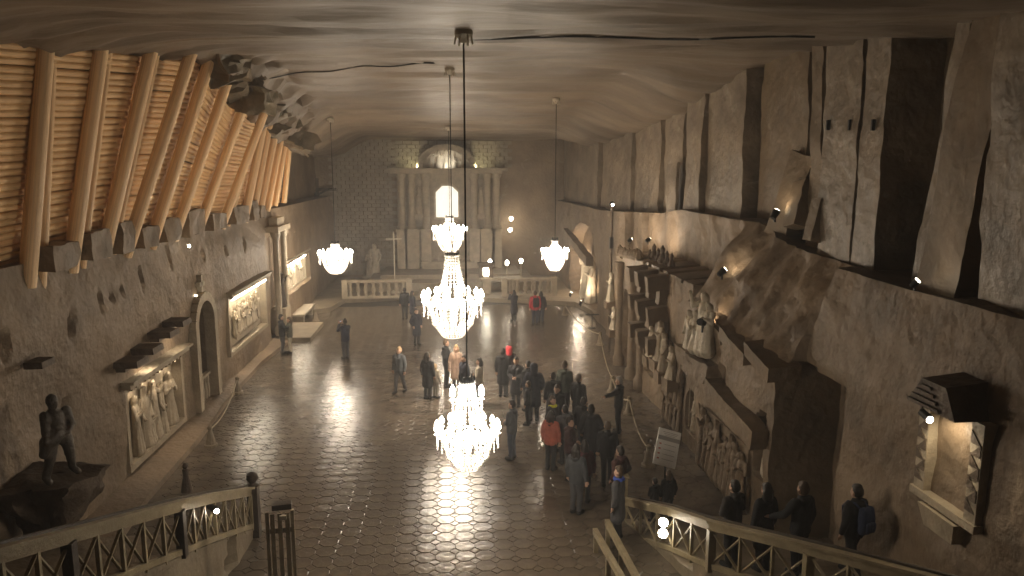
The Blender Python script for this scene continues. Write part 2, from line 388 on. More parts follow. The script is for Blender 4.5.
# ---- altar platform
plat = [(330, 312), (345, 303), (420, 300), (510, 303), (575, 306), (598, 318)]
pp = [Pz(*q, .0) for q in plat]
mb = MB(); pv = [Vector((-9.2, 40.5, 0))] + [Vector((p.x, p.y, 0)) for p in pp] + [Vector((8.2, 40.5, 0)), Vector((8.4, 55, 0)), Vector((-9.2, 55, 0))]
n = len(pv); mb.add([p for p in pv] + [p + Vector((0, 0, .26)) for p in pv], [tuple(range(n, 2 * n))] + [(i, (i + 1) % n, n + (i + 1) % n, n + i) for i in range(n)])
struct(mb.obj('trim_2', STEP), 'raised pale stone altar platform')
PLZ = .26
struct(MB().box((0, 50.8, .52), (11, 6.4, .52)).box((0, 51.6, .9), (9.4, 4.6, .36)).obj('trim_3', STEP), 'altar steps')

# ================================================================== TIMBER LINING
poles = [((27, 287), (45, 55), .17), ((41, 288), (52, 57), .10), ((70, 272), (100, 53), .17), ((82, 268), (108, 55), .09), ((103, 256), (150, 55), .17), ((113, 254), (156, 58), .08),
         ((125, 256), (190, 56), .17), ((150, 248), (209, 62), .17), ((173, 240), (230, 74), .16), ((180, 236), (223, 70), .08), ((198, 231), (243, 108), .16), ((221, 228), (264, 114), .16), ((228, 226), (262, 116), .08),
         ((244, 222), (264, 112), .17), ((252, 220), (269, 115), .15), ((259, 216), (276, 121), .16), ((267, 211), (282, 128), .15), ((275, 206), (286, 135), .14), ((284, 203), (290, 142), .14)]
tl = thing('timber_lining', 'wall of stacked peeled logs behind leaning paired poles, high on the left', 'timber wall', (-8.4, 22, 6.1))
TLI = Matrix.Translation((8.4, -22, -6.1))
def wpart(name, me, m, p, mw): o = link(name, me, m, p); o.matrix_parent_inverse = Matrix.Identity(4); o.matrix_local = TLI @ mw; return o
cyl = MB().tube([(-.5, 0, 0), (-.25, 0, .0), (.25, 0, 0), (.5, 0, 0)], 1., 9).mesh('log', True, .9)
pol = MB().tube([(0, 0, 0), (0, 0, .35), (0, 0, .7), (0, 0, 1)], [1, .98, .95, .92], 10).mesh('pole', True, .9)
big = []
for (b, t, r) in poles:
    B = Px(b[0], b[1], -8.55); T = Py(t[0], t[1], B.y + .1)
    T.z = min(T.z, zc0(T.x, T.y) + .1)
    if r > .12: big.append((B, T))
    d = T - B; T = T + d.normalized() * .1
    mw = Matrix.Translation(B) @ d.to_track_quat('Z', 'Y').to_matrix().to_4x4() @ Matrix.Diagonal((r, r, (T - B).length, 1))
    wpart('pole', pol, POLE, tl, mw)
# extend to the near side, outside the frame
B0, T0 = big[0]; ext = (B0 + Vector((-.1, -3.2, .1)), T0 + Vector((-.3, -3.2, -.1)))
line = [ext] + big
def at(i, f):                 # point of the lagging plane behind pole i at height fraction f
    B, T = line[i]; p = B.lerp(T, f); return p + Vector((-.30, .05, 0))
spans = [(0, 3), (3, 5), (5, 7), (7, 9), (9, 11), (11, len(line) - 1)]
for si, (a, b) in enumerate(spans):
    a0, a1, b0, b1 = at(a, 0), at(a, 1), at(b, 0), at(b, 1)
    rows = int(((a1 - a0).length + (b1 - b0).length) / 2 / .142)
    for r in range(rows):
        f = (r + .5) / rows + rng.uniform(-.003, .003)
        p, q = a0.lerp(a1, f), b0.lerp(b1, f); d = q - p; p = p - d.normalized() * rng.uniform(.02, .22); q = q + d.normalized() * rng.uniform(.02, .22); d = q - p
        rr = rng.uniform(.071, .082)
        mw = Matrix.Translation((p + q) / 2 + Vector((rng.uniform(-.015, .015), 0, 0))) @ d.to_track_quat('X', 'Z').to_matrix().to_4x4() @ Matrix.Diagonal((d.length, rr, rr, 1))
        wpart('log', cyl, LOG, tl, mw)
# footing stones between the poles on the shelf
for i in range(len(big) - 4):
    B = big[i][0]; C = big[i + 1][0]; p = B.lerp(C, .5)
    link('footing_stone', rocky((.5, max(.35, (C.y - B.y) * .62), .55 + .12 * ((i * 7) % 3)), 60 + i, .09, .12, freq=1.5), ROCKR, wl, loc=(p.x + .12, p.y, 5.92))
# crumpled loose rock hanging over the timber tops
for i, (px, py) in enumerate([(228, 72), (240, 88), (252, 98), (262, 104), (272, 112), (282, 126), (292, 140), (246, 100), (215, 60)]):
    p = Px(px, py, -6.6 if px < 250 else -7.3)
    link('loose_rock', rocky((1.0, 1.5, .8), 80 + i, .35, .16, freq=1.6), FOIL, wl, loc=(p.x, p.y, p.z - .3), rot=(rng.uniform(-.4, .4), rng.uniform(-.4, .4), rng.uniform(0, 3)))

# ================================================================== CHANDELIERS
def bead_strand(pts, r, name='crystal_strand'):
    mb = MB()
    for i, p in enumerate(pts):
        p = Vector(p); s = r * (1 if i % 3 else 1.3)
        mb.add([p + Vector(v) * s for v in ((1, 0, 0), (0, 1, 0), (-1, 0, 0), (0, -1, 0), (0, 0, 1.25), (0, 0, -1.25))],
               [(0, 1, 4), (1, 2, 4), (2, 3, 4), (3, 0, 4), (1, 0, 5), (2, 1, 5), (3, 2, 5), (0, 3, 5)])
    return mb.mesh(name)
def curve_pts(prof, step):
    out = []
    for (r0, z0), (r1, z1) in zip(prof, prof[1:]):
        n = max(1, int(math.hypot(r1 - r0, z1 - z0) / step)); out += [(r0 + (r1 - r0) * i / n, 0, z0 + (z1 - z0) * i / n) for i in range(n)]
    return out
def chandelier(label, cx, cy, ztop, zbot, W, watts, two=False, cone=.42, narm=16):
    """ztop/zbot: top of the crown and foot of the basket; W: overall width"""
    R = W / 2; H = ztop - zbot; zr = zbot + H * (.40 if two else .42 if cone > .3 else .55); zcl = zc(cx, cy)
    t = thing('chandelier', label, 'chandelier', (cx, cy, zbot)); L = lambda z: z - zbot
    MB().tube([(0, 0, L(ztop)), (0, 0, L(zcl))], .016, 6).obj('cable', CABLE, t)
    MB().lathe([(.16, L(zcl) - .02), (.16, L(zcl) - .10), (.10, L(zcl) - .16), (.05, L(zcl) - .24)], 14).obj('ceiling_rose', CARVEL, t)
    for k in range(6): a = k * PI / 3; MB().tube([(.13 * math.cos(a), .13 * math.sin(a), L(zcl) - .1), (.16 * math.cos(a), .16 * math.sin(a), L(zcl) - .26)], .018, 5).obj('rose_prong', CARVEL, t)
    rc = R * .20
    cr = MB().lathe([(rc * .3, L(ztop) + .05), (rc, L(ztop) + .02), (rc * 1.05, L(ztop) - .05), (rc * .9, L(ztop) - .07)], 16).obj('crown_ring', BLACK, t)
    for k in range(8): a = k * PI / 4; MB().tube([(rc * math.cos(a), rc * math.sin(a), L(ztop)), (rc * 1.05 * math.cos(a), rc * 1.05 * math.sin(a), L(ztop) + .11)], [.03, .012], 6).obj('crown_knob', BLACK, cr)
    tiers = [(R * .80, zr, narm)]
    if two: tiers.append((R * .40, zbot + H * .78, 8))
    bs = R * .055
    candle = MB().tube([(0, 0, 0), (0, 0, R * .10)], R * .028, 7).mesh('candle')
    bulb = MB().lathe([(R * .03, 0), (R * .075, R * .05), (R * .065, R * .12), (R * .01, R * .22)], 8).mesh('bulb', True)
    for (tr, tz, na) in tiers:
        rg = MB()
        pts = [(tr * .82 * math.cos(2 * PI * k / 32), tr * .82 * math.sin(2 * PI * k / 32), L(tz)) for k in range(33)]
        rg.tube(pts, R * .022, 6).obj('tier_ring', CRYS, t)
        arm = MB().tube([(tr * .8, 0, 0), (tr * .95, 0, -R * .07), (tr * 1.1, 0, -R * .03), (tr * 1.12, 0, R * .05)], R * .018, 6).mesh('arm')
        pan = MB().lathe([(R * .015, 0), (R * .085, R * .025), (R * .09, R * .04)], 10).mesh('drip_pan')
        drop = bead_strand([(0, 0, -q * bs * 1.6) for q in range(5)], bs * .6, 'pendant')
        for k in range(na):
            a = 2 * PI * (k + .5) / na; ca, sa = math.cos(a) * tr * 1.12, math.sin(a) * tr * 1.12
            ao = link('arm', arm, CRYS, t, loc=(0, 0, L(tz)), rot=(0, 0, a))
            link('drip_pan', pan, CRYS, t, loc=(ca, sa, L(tz) + R * .05)); link('pendant', drop, CRYS, t, loc=(ca, sa, L(tz)))
            link('candle', candle, CRYS, t, loc=(ca, sa, L(tz) + R * .08)); link('bulb', bulb, BULB, t, loc=(ca, sa, L(tz) + R * .18))
    # upper cone of strands, lower basket of strands
    tm = tiers[-1][1] if two else None
    up = [(rc, L(ztop) - .05), (rc * 1.15, L(ztop) - H * .15), (R * .34 if not two else R * .36, L(zr) + (H * .22)), (R * .60, L(zr) + H * .05), (R * .66, L(zr))]
    lo = [(R * .74, L(zr) - R * .03), (R * .72, L(zr) - R * .18), (R * .60, L(zbot) + (L(zr)) * .42), (R * .44, .10 * H), (R * .30, .02 * H)]
    lo2 = [(R * .40, L(zr) - R * .05), (R * .36, L(zbot) + L(zr) * .5), (R * .2, .06 * H)]
    mu = bead_strand(curve_pts(up, bs * 1.5), bs * .62); ml = bead_strand(curve_pts(lo, bs * 1.5), bs * .72); m2 = bead_strand(curve_pts(lo2, bs * 1.8), bs * .7)
    for k in range(18): link('crystal_strand', mu, CRYS, t, rot=(0, 0, 2 * PI * k / 18))
    for k in range(24): link('crystal_strand', ml, CRYS, t, rot=(0, 0, 2 * PI * (k + .3) / 24))
    for k in range(8): link('inner_strand', m2, CRYS, t, rot=(0, 0, 2 * PI * k / 8))
    pts = [(R * .30 * math.cos(2 * PI * k / 20), R * .30 * math.sin(2 * PI * k / 20), .02 * H) for k in range(21)]
    MB().tube(pts, R * .02, 5).obj('basket_ring', CRYS, t)
    # inner bulbs in the basket, lighting the crystals from inside
    for k in range(5): a = 2 * PI * k / 5; link('bulb', bulb, BULB, t, loc=(R * .3 * math.cos(a), R * .3 * math.sin(a), L(zr) - R * .1))
    point('lamp_light', (0, 0, L(zr) + R * .02), watts, R * .55, WARM, t)
    return t
def chand(label, px, ptop, pbot, y, wpx, watts, **k):
    a, b = Py(px, ptop, y), Py(px, pbot, y); d = proj(a)[2]; chandelier(label, a.x, y, a.z, b.z, wpx * d / F, watts, **k)
chand('lowest nearest crystal chandelier with two tiers of bulbs over the open floor', 467, 380, 470, 13.5, 70, CH_W * .36, two=True)
chand('large crystal chandelier with a tall cone of strands, right above the nearest one', 452, 254, 338, 25., 66, CH_W * 1.1)
chand('crystal chandelier hanging in front of the lit altar picture', 449.5, 217, 253, 42., 37, CH_W * .8, cone=.2)
chand('leftmost small crystal chandelier beside the brick wall', 335, 243, 274, 37., 36, CH_W * .7, cone=.2)
chand('rightmost small crystal chandelier in front of the lit alcove', 555, 240, 271, 31., 29, CH_W * .6, cone=.2)
# feeder cables clipped along the ceiling
def ceil_cable(label, pts):
    P = []
    for (px, py) in pts:
        lo, hi = 5., 54.
        for _ in range(40):
            m = (lo + hi) / 2; q = Py(px, py, m)
            if q.z > zc(q.x, q.y): hi = m
            else: lo = m
        q = Py(px, py, lo); P.append((q.x, q.y, q.z - .02))
    tag(MB().tube(P, .022, 5).obj('ceiling_cable', CABLE), label, 'cable')
xs = lambda a, b, n: [a + (b - a) * i / n for i in range(n + 1)]
ceil_cable('thin black cable across the ceiling to the nearest chandelier', [(x, 37 + 1.5 * math.sin(x * .03)) for x in xs(470, 815, 30)])
ceil_cable('thin black cable across the ceiling above the timber lining', [(x, 80 - 17 * math.sin((x - 245) / 205 * PI / 2) + 1.2 * math.sin(x * .1)) for x in xs(245, 450, 24)])

# ================================================================== STONE FIGURES (shared blob meshes)
def robed(seed, arms='fold', kneel=False, lean=0., staff=False):
    r = random.Random(seed); h = 1.0 if not kneel else .62
    ch = [[((0, 0, .05), .26), ((0, .0, .4 * h), .20), ((0, 0, .95 * h), .17), ((lean * .5, 0, 1.22 * h + (.0 if not kneel else .12)), .16), ((lean * .8, 0, 1.38 * h + (.0 if not kneel else .16)), .09)]]
    zt = 1.38 * h + (.16 if kneel else 0)
    ch.append([((lean, .02, zt + .10), .085), ((lean, .03, zt + .2), .10)]); ch.append([((lean, .10, zt + .15), .03), ((lean, .11, zt + .13), .02)])
    ch.append([((lean, -.02, zt + .16), .11), ((lean * .6, -.05, zt), .10)])
    for s in (-1, 1):
        sh = (s * .18 + lean * .7, 0, zt - .05)
        if arms == 'fold': e, wv = (s * .25, .1, zt - .34), (s * .06, .24, zt - .22)
        elif arms == 'raise': e, wv = (s * .33, .12, zt - .15), (s * .36, .2, zt + .15 + .1 * s)
        else: e, wv = (s * .27, .02, zt - .36), (s * .2, .16, zt - .6)
        ch.append([(sh, .08), (e, .065), (wv, .042), ((wv[0], wv[1] + .05, wv[2] + .03), .03)])
    for k in range(7):
        a = r.uniform(0, PI); x = .22 * math.cos(a); y = .2 * math.sin(a) ; ch.append([((x * 1.15, y * 1.15, .03), .06), ((x * .7, y * .7, .8 * h), .035)])
    if staff: ch.append([((.36, .2, .05), .022), ((.36, .2, 1.75), .022), ((.30, .2, 1.9), .03)])
    return blob(ch, .026, .012, seed, 1)
STAT = [robed(1), robed(2, 'raise'), robed(3, 'down', lean=.06), robed(4, 'fold', True, .08), robed(5, 'down', staff=True)]
def facing(side): return -PI / 2 if side == 'left' else PI / 2      # turn +Y towards the nave from that wall
def relief(label, y0, y1, z0, z1, xw, side, figs, strip=None, cornice=True, scale=1., watts=0, m=CARVE, slab_back=.12, framed=True, figx=.02):
    """framed relief on a side wall; figs = [(u, v, scale, kind, dyaw)] on the panel"""
    s = 1 if side == 'left' else -1; yc = (y0 + y1) / 2; W = y1 - y0; Hh = z1 - z0
    t = thing('carved_relief', label, 'relief', (xw, yc, z0)); T = .14
    MB().box((-s * slab_back, 0, Hh / 2), (.08, W - .05, Hh - .05)).obj('back_slab', m, t)
    fr = .16
    for (c, sz) in () if not framed else (((0, 0, -fr / 2), (.30, W + 2 * fr, fr)), ((0, 0, Hh + fr / 2), (.30, W + 2 * fr, fr)), ((0, -W / 2 - fr / 2, Hh / 2), (.28, fr, Hh)), ((0, W / 2 + fr / 2, Hh / 2), (.28, fr, Hh))):
        MB().box((c[0] + s * .05, c[1], c[2]), sz).obj('frame_bar', m, t)
    if cornice:
        MB().box((s * .14, 0, Hh + fr + .07), (.5, W + .5, .14)).box((s * .20, 0, Hh + fr + .17), (.6, W + .6, .07)).obj('cornice', m, t)
        n = int(W / .28)
        for k in range(n): MB().box((s * .24, -W / 2 + (k + .5) * W / n, Hh + fr * .6), (.10, .12, .12)).obj('dentil', m, t)
    for (u, v, sc, k, dy) in figs:
        link('figure', STAT[k], m, t, loc=(s * figx, (u - .5) * W, v * Hh), rot=(0, 0, facing(side) + dy), scl=(sc, sc * .7, sc))
    if strip:
        if strip != 'spots': MB().box((s * .26, 0, Hh + .02), (.06, W * .92, .05)).obj('light_strip', STRIP, t)
        for q in range(3):
            spotl('strip_light', (s * .34, (q - 1) * W * .32, Hh + .05), Vector((-s * .15, (q - 1) * W * .32, Hh * .3)), watts / 3, 130, .08, WARM, .8, t)
    return t
# left wall relief 1: three figures below four little stone canopies
relief('carved relief of standing figures under four dark canopies on the left wall', 18.85, 22.6, .5, 2.4, -8.42, 'left',
       [(.2, .02, .95, 0, .2), (.36, .0, 1.02, 4, -.1), (.52, .02, 1.0, 1, 0), (.66, .0, .9, 2, .3), (.83, .02, .95, 0, -.3), (.45, .0, .85, 3, .2)], 'spots', watts=70)
for k, (px, py) in enumerate([(131, 362), (147, 349), (164, 333), (177, 322)]):
    p = Px(px, py, -8.0); where = ['first', 'second', 'third', 'fourth'][k]
    t = thing('stone_canopy', f'dark stone canopy over the figure relief, {where} from the viewer', 'canopy', (p.x, p.y, p.z), 0, 'canopies over the relief')
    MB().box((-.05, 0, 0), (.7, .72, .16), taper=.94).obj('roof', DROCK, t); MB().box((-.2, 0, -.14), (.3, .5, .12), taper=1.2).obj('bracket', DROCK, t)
    if k in (1, 3):
        MB().box((.05, 0, -.10), (.14, .2, .03)).obj('lamp_lens', LENS, t); spotl('canopy_light', (.12, 0, -.13), (-.5, .1, -1.6), 25, 110, .05, WARM, .8, t)
# second relief: table group in a deep frame with a lit cornice
t = relief('large framed relief of a seated group at a table, lit from its cornice, left wall', 27.8, 33.2, 1.25, 3.2, -8.42, 'left',
           [(.2 + .055 * k, .22 + .03 * (k % 2), .58 + .05 * (k % 3), [0, 3, 1, 2, 3, 0, 4, 3, 2, 1, 3, 0][k], rng.uniform(-.5, .5)) for k in range(12)], True, watts=160)
MB().box((.03, 0, .42), (.16, 3.2, .06)).box((.0, 0, .3), (.1, 3.0, .2)).obj('table', CARVE, t)
# third relief in the side chapel
relief('brightly lit crowded relief recessed in the far left side chapel', 38., 43.8, 1.8, 3.1, -8.7, 'left',
       [(.1 + .1 * k, .0, .72 + .08 * (k % 3), k % 5, rng.uniform(-.5, .5)) for k in range(9)], True, watts=260, m=CARVEL)
# loose dark shelf stones on the left wall
for px, py, lab in ((40, 366, 'dark stone bracket sticking out of the left wall, nearest the viewer'),):
    p = Px(px, py, -8.1); tag(link('stone_bracket', rocky((.34, .50, .13), px, .02, .12), DROCK, None, loc=p), lab, 'bracket')
# arched doorway surround
dy, hw, zs = DOOR; t = thing('door_surround', 'arched stone doorway with a low fence in the left wall', 'doorway', (-8.3, dy, .28))
for s in (-1, 1): MB().box((.05, s * (hw + .16), (zs - .28) / 2), (.36, .3, zs - .28)).obj('jamb', CARVE, t)
for k in range(11):
    a = PI * (k + .5) / 11; R = hw + .16; rt = Matrix.Rotation(-(a - PI / 2), 3, 'X').to_3x3()
    MB().box((.05, -math.cos(a) * R, zs - .28 + math.sin(a) * R), (.36, R * PI / 11 + .01, .3), Matrix.Rotation(PI / 2 - a, 3, 'X')).obj('arch_stone', CARVE, t)
MB().box((.05, 0, zs + hw + .20), (.2, .16, .8)).box((.05, 0, zs + hw + .3), (.2, .5, .14)).obj('cross', CARVE, t)
for k in range(6): MB().lathe([(.05, 0), (.07, .3), (.04, .6), (.06, .8)], 8).obj('fence_baluster', CARVE, t, loc=(-.1, -hw + .13 + k * (2 * hw - .26) / 5, 0))
MB().box((-.1, 0, .84), (.14, 2 * hw, .09)).obj('fence_rail', CARVE, t)
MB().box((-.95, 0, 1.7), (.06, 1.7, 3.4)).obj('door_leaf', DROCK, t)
tag(MB().lathe([(.01, 0), (.035, .015), (.035, .05), (.01, .07)], 10).obj('wall_lamp', LENS, None, loc=Px(196, 297, -8.25)), 'small glowing lamp in the head of the arched doorway', 'lamp')
point('arch_light', Px(198, 300, -8.6), 8, .05)
# dark statue on a rock bracket, nearest left
p = Px(62, 476, -7.35)
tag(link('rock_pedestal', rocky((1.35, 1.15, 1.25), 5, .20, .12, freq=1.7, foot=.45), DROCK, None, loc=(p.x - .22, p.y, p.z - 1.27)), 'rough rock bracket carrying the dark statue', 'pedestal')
ch = [[((0, 0, .92), .17), ((.02, 0, 1.1), .17), ((.03, -.02, 1.28), .17), ((.05, .0, 1.40), .08)], [((.06, .02, 1.5), .09), ((.06, .03, 1.58), .1)], [((.06, .02, 1.63), .11), ((.06, .02, 1.58), .115)],
      [((-.12, 0, .88), .13), ((-.19, .02, .5), .10), ((-.24, -.02, .12), .07), ((-.26, .12, .05), .06)], [((.12, .02, .88), .13), ((.24, .08, .5), .10), ((.33, .02, .12), .07), ((.34, .14, .05), .06)],
      [((-.20, 0, 1.34), .09), ((-.26, .06, 1.05), .075), ((-.08, .2, .95), .05), ((-.02, .22, .95), .04)], [((.22, 0, 1.34), .09), ((.30, .12, 1.05), .075), ((.38, .22, .9), .05)],
      [((.12, .12, .95), .17), ((.28, .12, .85), .15), ((.36, .1, .62), .09)], [((-.2, -.05, .7), .13), ((-.05, -.02, .85), .16)]]
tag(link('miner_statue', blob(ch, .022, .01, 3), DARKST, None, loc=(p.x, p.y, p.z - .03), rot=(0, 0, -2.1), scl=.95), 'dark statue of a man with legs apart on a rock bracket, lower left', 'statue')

# ---- side chapel pilasters, bench and low dais, far left
t = thing('side_altar_frame', 'tall pair of carved pilasters framing the left side chapel', 'pilasters', (-8.2, 35.8, .3))
for k, (yy, hh) in enumerate(((35.0, 4.9), (36.6, 4.9))):
    MB().lathe([(.24, 0), (.24, .3), (.15, .45), (.14, hh - .4), (.22, hh - .2), (.24, hh)], 12).obj('pilaster', CARVE, t, True, .6, loc=(.1, yy - 35.8, 0))
MB().box((0, 0, 5.0), (.7, 2.6, .25)).box((0, 0, 5.3), (.4, 1.4, .4)).obj('entablature', CARVE, t)
MB().box((0, 0, .6), (.7, 1.1, 1.2)).obj('altar_block', CARVE, t)
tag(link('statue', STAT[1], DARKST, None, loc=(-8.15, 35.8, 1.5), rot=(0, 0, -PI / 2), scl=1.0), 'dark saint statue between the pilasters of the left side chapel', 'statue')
p = Pz(303, 309, .55)
t = thing('stone_bench', 'pale topped stone bench at the left side chapel', 'bench', (p.x, p.y, 0), .0)
MB().box((0, 0, .5), (.75, 3.2, .1)).obj('seat', CARVEL, t)
for s in (-1, 1): MB().box((0, s * 1.2, .225), (.55, .3, .45)).obj('leg', CARVE, t)
p = Pz(300, 338)
tag(MB().box((0, 0, .1), (1.7, 3.6, .2)).obj('stone_dais', STEP, None, loc=(p.x - .2, p.y + 1.0, 0)), 'low stone dais on the floor in front of the stone bench', 'dais')
# crucifix and statues near the end wall
p = Py(317, 236, 52.6); t = thing('crucifix', 'dark crucifix with a figure high on the brick end wall, far left', 'crucifix', (p.x, 53.4, p.z), 0)
MB().box((0, 0, 1.9), (.22, .16, 4.2)).obj('upright', DROCK, t); MB().box((0, 0, 3.2), (2.6, .16, .22)).obj('crossbar', DROCK, t)
ch = [[((0, 0, .2), .08), ((0, -.08, .9), .1), ((0, 0, 1.5), .15), ((0, 0, 2.0), .18), ((0, 0, 2.15), .08)], [((.05, -.05, 2.28), .11), ((.05, -.05, 2.38), .12)], [((.2, 0, 2.08), .08), ((.6, 0, 2.25), .06), ((1.05, 0, 2.4), .05)], [((-.2, 0, 2.08), .08), ((-.6, 0, 2.25), .06), ((-1.05, 0, 2.4), .05)]]
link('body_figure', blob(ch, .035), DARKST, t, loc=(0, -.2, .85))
for px, py, sc, k, lab in ((322, 258, 1.25, 3, 'pale kneeling stone figure below the crucifix'), (376, 275, 1.35, 2, 'robed stone statue against the brick wall left of the altar'), (370, 276, 1.1, 0, 'smaller robed stone figure beside the statue left of the altar')):
    p = Py(px, py, 53.0); tag(link('statue', STAT[k], CARVEL if sc > 1.2 else CARVE, None, loc=(p.x, 53.0, p.z), rot=(0, 0, PI), scl=sc), lab, 'statue')
    tag(MB().box((0, 0, (p.z - PLZ) / 2), (.8, .9, p.z - PLZ)).box((0, 0, p.z - PLZ - .05), (1.0, 1.1, .1)).obj('plinth', CARVE, None, loc=(p.x, 53.2, PLZ)), 'square stone plinth under the ' + lab.replace('pale ', '').split(' stone ')[0] + ' figure ' + ('below the crucifix' if px < 330 else 'by the brick wall'), 'plinth')
p = Py(395, 290, 47); t = thing('standing_cross', 'thin metal processional cross standing on the altar platform', 'cross', (p.x, 47, PLZ))
MB().tube([(0, 0, 0), (0, 0, 3.9)], .04, 6).obj('staff', CARVEL, t); MB().box((0, 0, 3.45), (1.0, .06, .08)).obj('crossbar', CARVEL, t); MB().lathe([(.3, 0), (.25, .1), (.05, .2)], 12).obj('base', CARVEL, t)

# ================================================================== ALTAR
AX = Py(447, 200, 53.4).x; az = lambda py: Py(447, py, 53.4).z; axx = lambda px: Py(px, 200, 53.4).x
t = thing('high_altar', 'carved salt high altar with columns, cornice and arched top at the end wall', 'altar', (AX, 53.4, PLZ)); L = lambda z: z - PLZ
zco = az(172); wd = (axx(500) - axx(395)) / 2
MB().box((0, .25, L(zco) / 2), (wd * 1.9, .3, L(zco))).obj('back_panel', CARVE, t)
MB().box((0, -.1, L(zco)), (wd * 2.1, 1.3, .22)).box((0, -.2, L(zco) + .18), (wd * 2.2, 1.6, .14)).obj('cornice', CARVE, t)
for px in (402, 412, 426, 474, 487, 496):
    x = axx(px) - AX; big_ = px in (412, 487); z0 = L(az(228))
    MB().box((x, -.5, z0 / 2), (1.0 if big_ else .7, .9, z0)).box((x, -.5, z0 - .1), (1.15 if big_ else .8, 1.05, .2)).obj('pedestal', CARVE, t)
    MB().lathe([(.36, z0), (.36, z0 + .15), (.26, z0 + .3), (.24, L(zco) - .5), (.34, L(zco) - .3), (.38, L(zco) - .1)], 14).obj('column', CARVE, t, True, .6, loc=(x, -.5, 0))
for px, k in ((419, 0), (481, 1)):
    link('saint_figure', STAT[k], CARVE, t, loc=(axx(px) - AX, -.3, L(az(214))), rot=(0, 0, PI), scl=(1.2, 1.2, 1.2))
    MB().box((axx(px) - AX, -.3, L(az(214)) - .15), (.9, .7, .3)).obj('console', CARVE, t)
# lit picture with canted top corners
x0, x1, z0, z1 = axx(436) - AX, axx(458) - AX, L(az(217)), L(az(186)); c = .45; xm = (x0 + x1) / 2
def canted(e, y0, y1):
    P = [(x0 - e, z0 - e), (x1 + e, z0 - e), (x1 + e, z1 - c + e * .4), (x1 - c + e * .4, z1 + e), (x0 + c - e * .4, z1 + e), (x0 - e, z1 - c + e * .4)]; n = 6
    return [(a, y0, b) for a, b in P] + [(a, y1, b) for a, b in P], [tuple(range(n)), tuple(range(2 * n - 1, n - 1, -1))] + [(i, n + i, n + (i + 1) % n, (i + 1) % n) for i in range(n)]
MB().add(*canted(.16, -.05, .15)).obj('picture_frame', CARVEL, t); MB().add(*canted(0, -.12, -.04)).obj('picture', ICON, t)
link('picture_figure', STAT[0], ICON, t, loc=(xm, -.12, z0 + .1), rot=(0, 0, PI), scl=(1.05, .15, 1.15))
# arched top
Ra = (axx(473) - axx(420)) / 2; zt = L(zco) + .25; n = 13
for k in range(n):
    a = PI * (k + .5) / n; hgt = .78
    MB().box((math.cos(a) * Ra, -.3, zt + math.sin(a) * Ra * hgt), (Ra * PI / n * .98, .7, .42), Matrix.Rotation(-(a - PI / 2), 3, 'Y')).obj('arch_stone', CARVE, t)
mb = MB(); V = [(math.cos(PI * k / 20) * Ra * .95, .1, zt + math.sin(PI * k / 20) * Ra * .78 * .95) for k in range(21)]; mb.add(V, [tuple(range(20, -1, -1))]).obj('arch_panel', CARVEL, t)
for k in range(5): link('arch_figure', STAT[k], CARVEL, t, loc=((k - 2) * .55, -.05, zt), rot=(0, 0, PI), scl=(.7, .4, .7 if k != 2 else .85))
GREENISH = (1., .92, .55)
for s in (-1, 1):
    MB().box((s * Ra * 1.12, -.75, zt - .02), (.3, .12, .10)).obj('lamp_housing', BLACK, t); spotl('cornice_light', (s * Ra * 1.12, -.75, zt + .1), (s * Ra * 1.2, .6, zt + .8), 70, 120, .05, GREENISH, .8, t)
spotl('arch_light', (0, -.85, zt + .1), (0, .3, zt + .9), 60, 120, .05, (1, .95, .85), .8, t)
MB().box((0, -.6, L(az(262)) / 2 + .2), (3.4, 1.2, .9)).box((0, -.6, L(az(262)) / 2 + .7), (3.8, 1.4, .12)).obj('mensa', CARVE, t)
for k in range(8): x = -1.5 + k * .43; MB().tube([(x, -.6, L(az(262)) / 2 + .76), (x, -.6, L(az(262)) / 2 + 1.05)], .03, 6).obj('candle', CARVEL, t)
# free-standing altar table and lit tabernacle right of centre
p = Py(500, 292, 46.5); t = thing('altar_table', 'stone altar table with a small lit tabernacle on the platform', 'altar table', (p.x, 46.5, PLZ))
MB().box((0, 0, .95), (2.6, 1.0, .14)).obj('top', CARVE, t)
for s in (-1, 1): MB().box((s * .85, 0, .44), (.5, .8, .88)).obj('pedestal', CARVE, t)
MB().box((-.9, 0, 1.42), (.9, .6, .8)).box((-.9, 0, 1.88), (1.05, .75, .12)).obj('tabernacle', DROCK, t)
MB().box((-.9, -.31, 1.40), (.34, .03, .5)).obj('lit_niche', LENS, t)
for px, py, y, lab in ((509, 267, 51, 'left'), (518, 266, 51, 'right'), (487, 265, 51, 'third'), (492, 265, 51, 'fourth')):
    pass
lamps = [(490, 264, 'leftmost glowing candle lamp on the altar steps'), (507, 265, 'middle glowing candle lamp on the altar steps'), (521, 263, 'rightmost tall glowing candle lamp on the altar steps')]
for px, py, lab in lamps:
    p = Py(px, py, 49.2); t = thing('candle_lamp', lab, 'lamp', (p.x, 49.2, .78)); h = p.z - .78
    MB().lathe([(.16, 0), (.12, .08), (.04, .14), (.04, h - .1), (.1, h - .05), (.1, h)], 10).obj('stand', CARVE, t); MB().lathe([(.05, 0), (.12, .08), (.12, .22), (.04, .32)], 10).obj('glass', LENS, t, loc=(0, 0, h))
# wall lamps right of the altar
for px, py, lab in ((511, 219, 'upper'), (510, 230, 'lower')):
    p = Py(px, py, 53.6); t = thing('wall_lamp', f'{lab} of two small lamps on the wall right of the altar', 'lamp', (p.x, 53.6, p.z))
    MB().box((0, .15, 0), (.12, .4, .12)).obj('arm', BLACK, t); MB().lathe([(.04, -.14), (.13, -.05), (.13, .1), (.03, .16)], 10).obj('glass', LENS, t, loc=(0, -.1, 0)); point('glow', (0, -.3, 0), 12, .1, WARM, t)
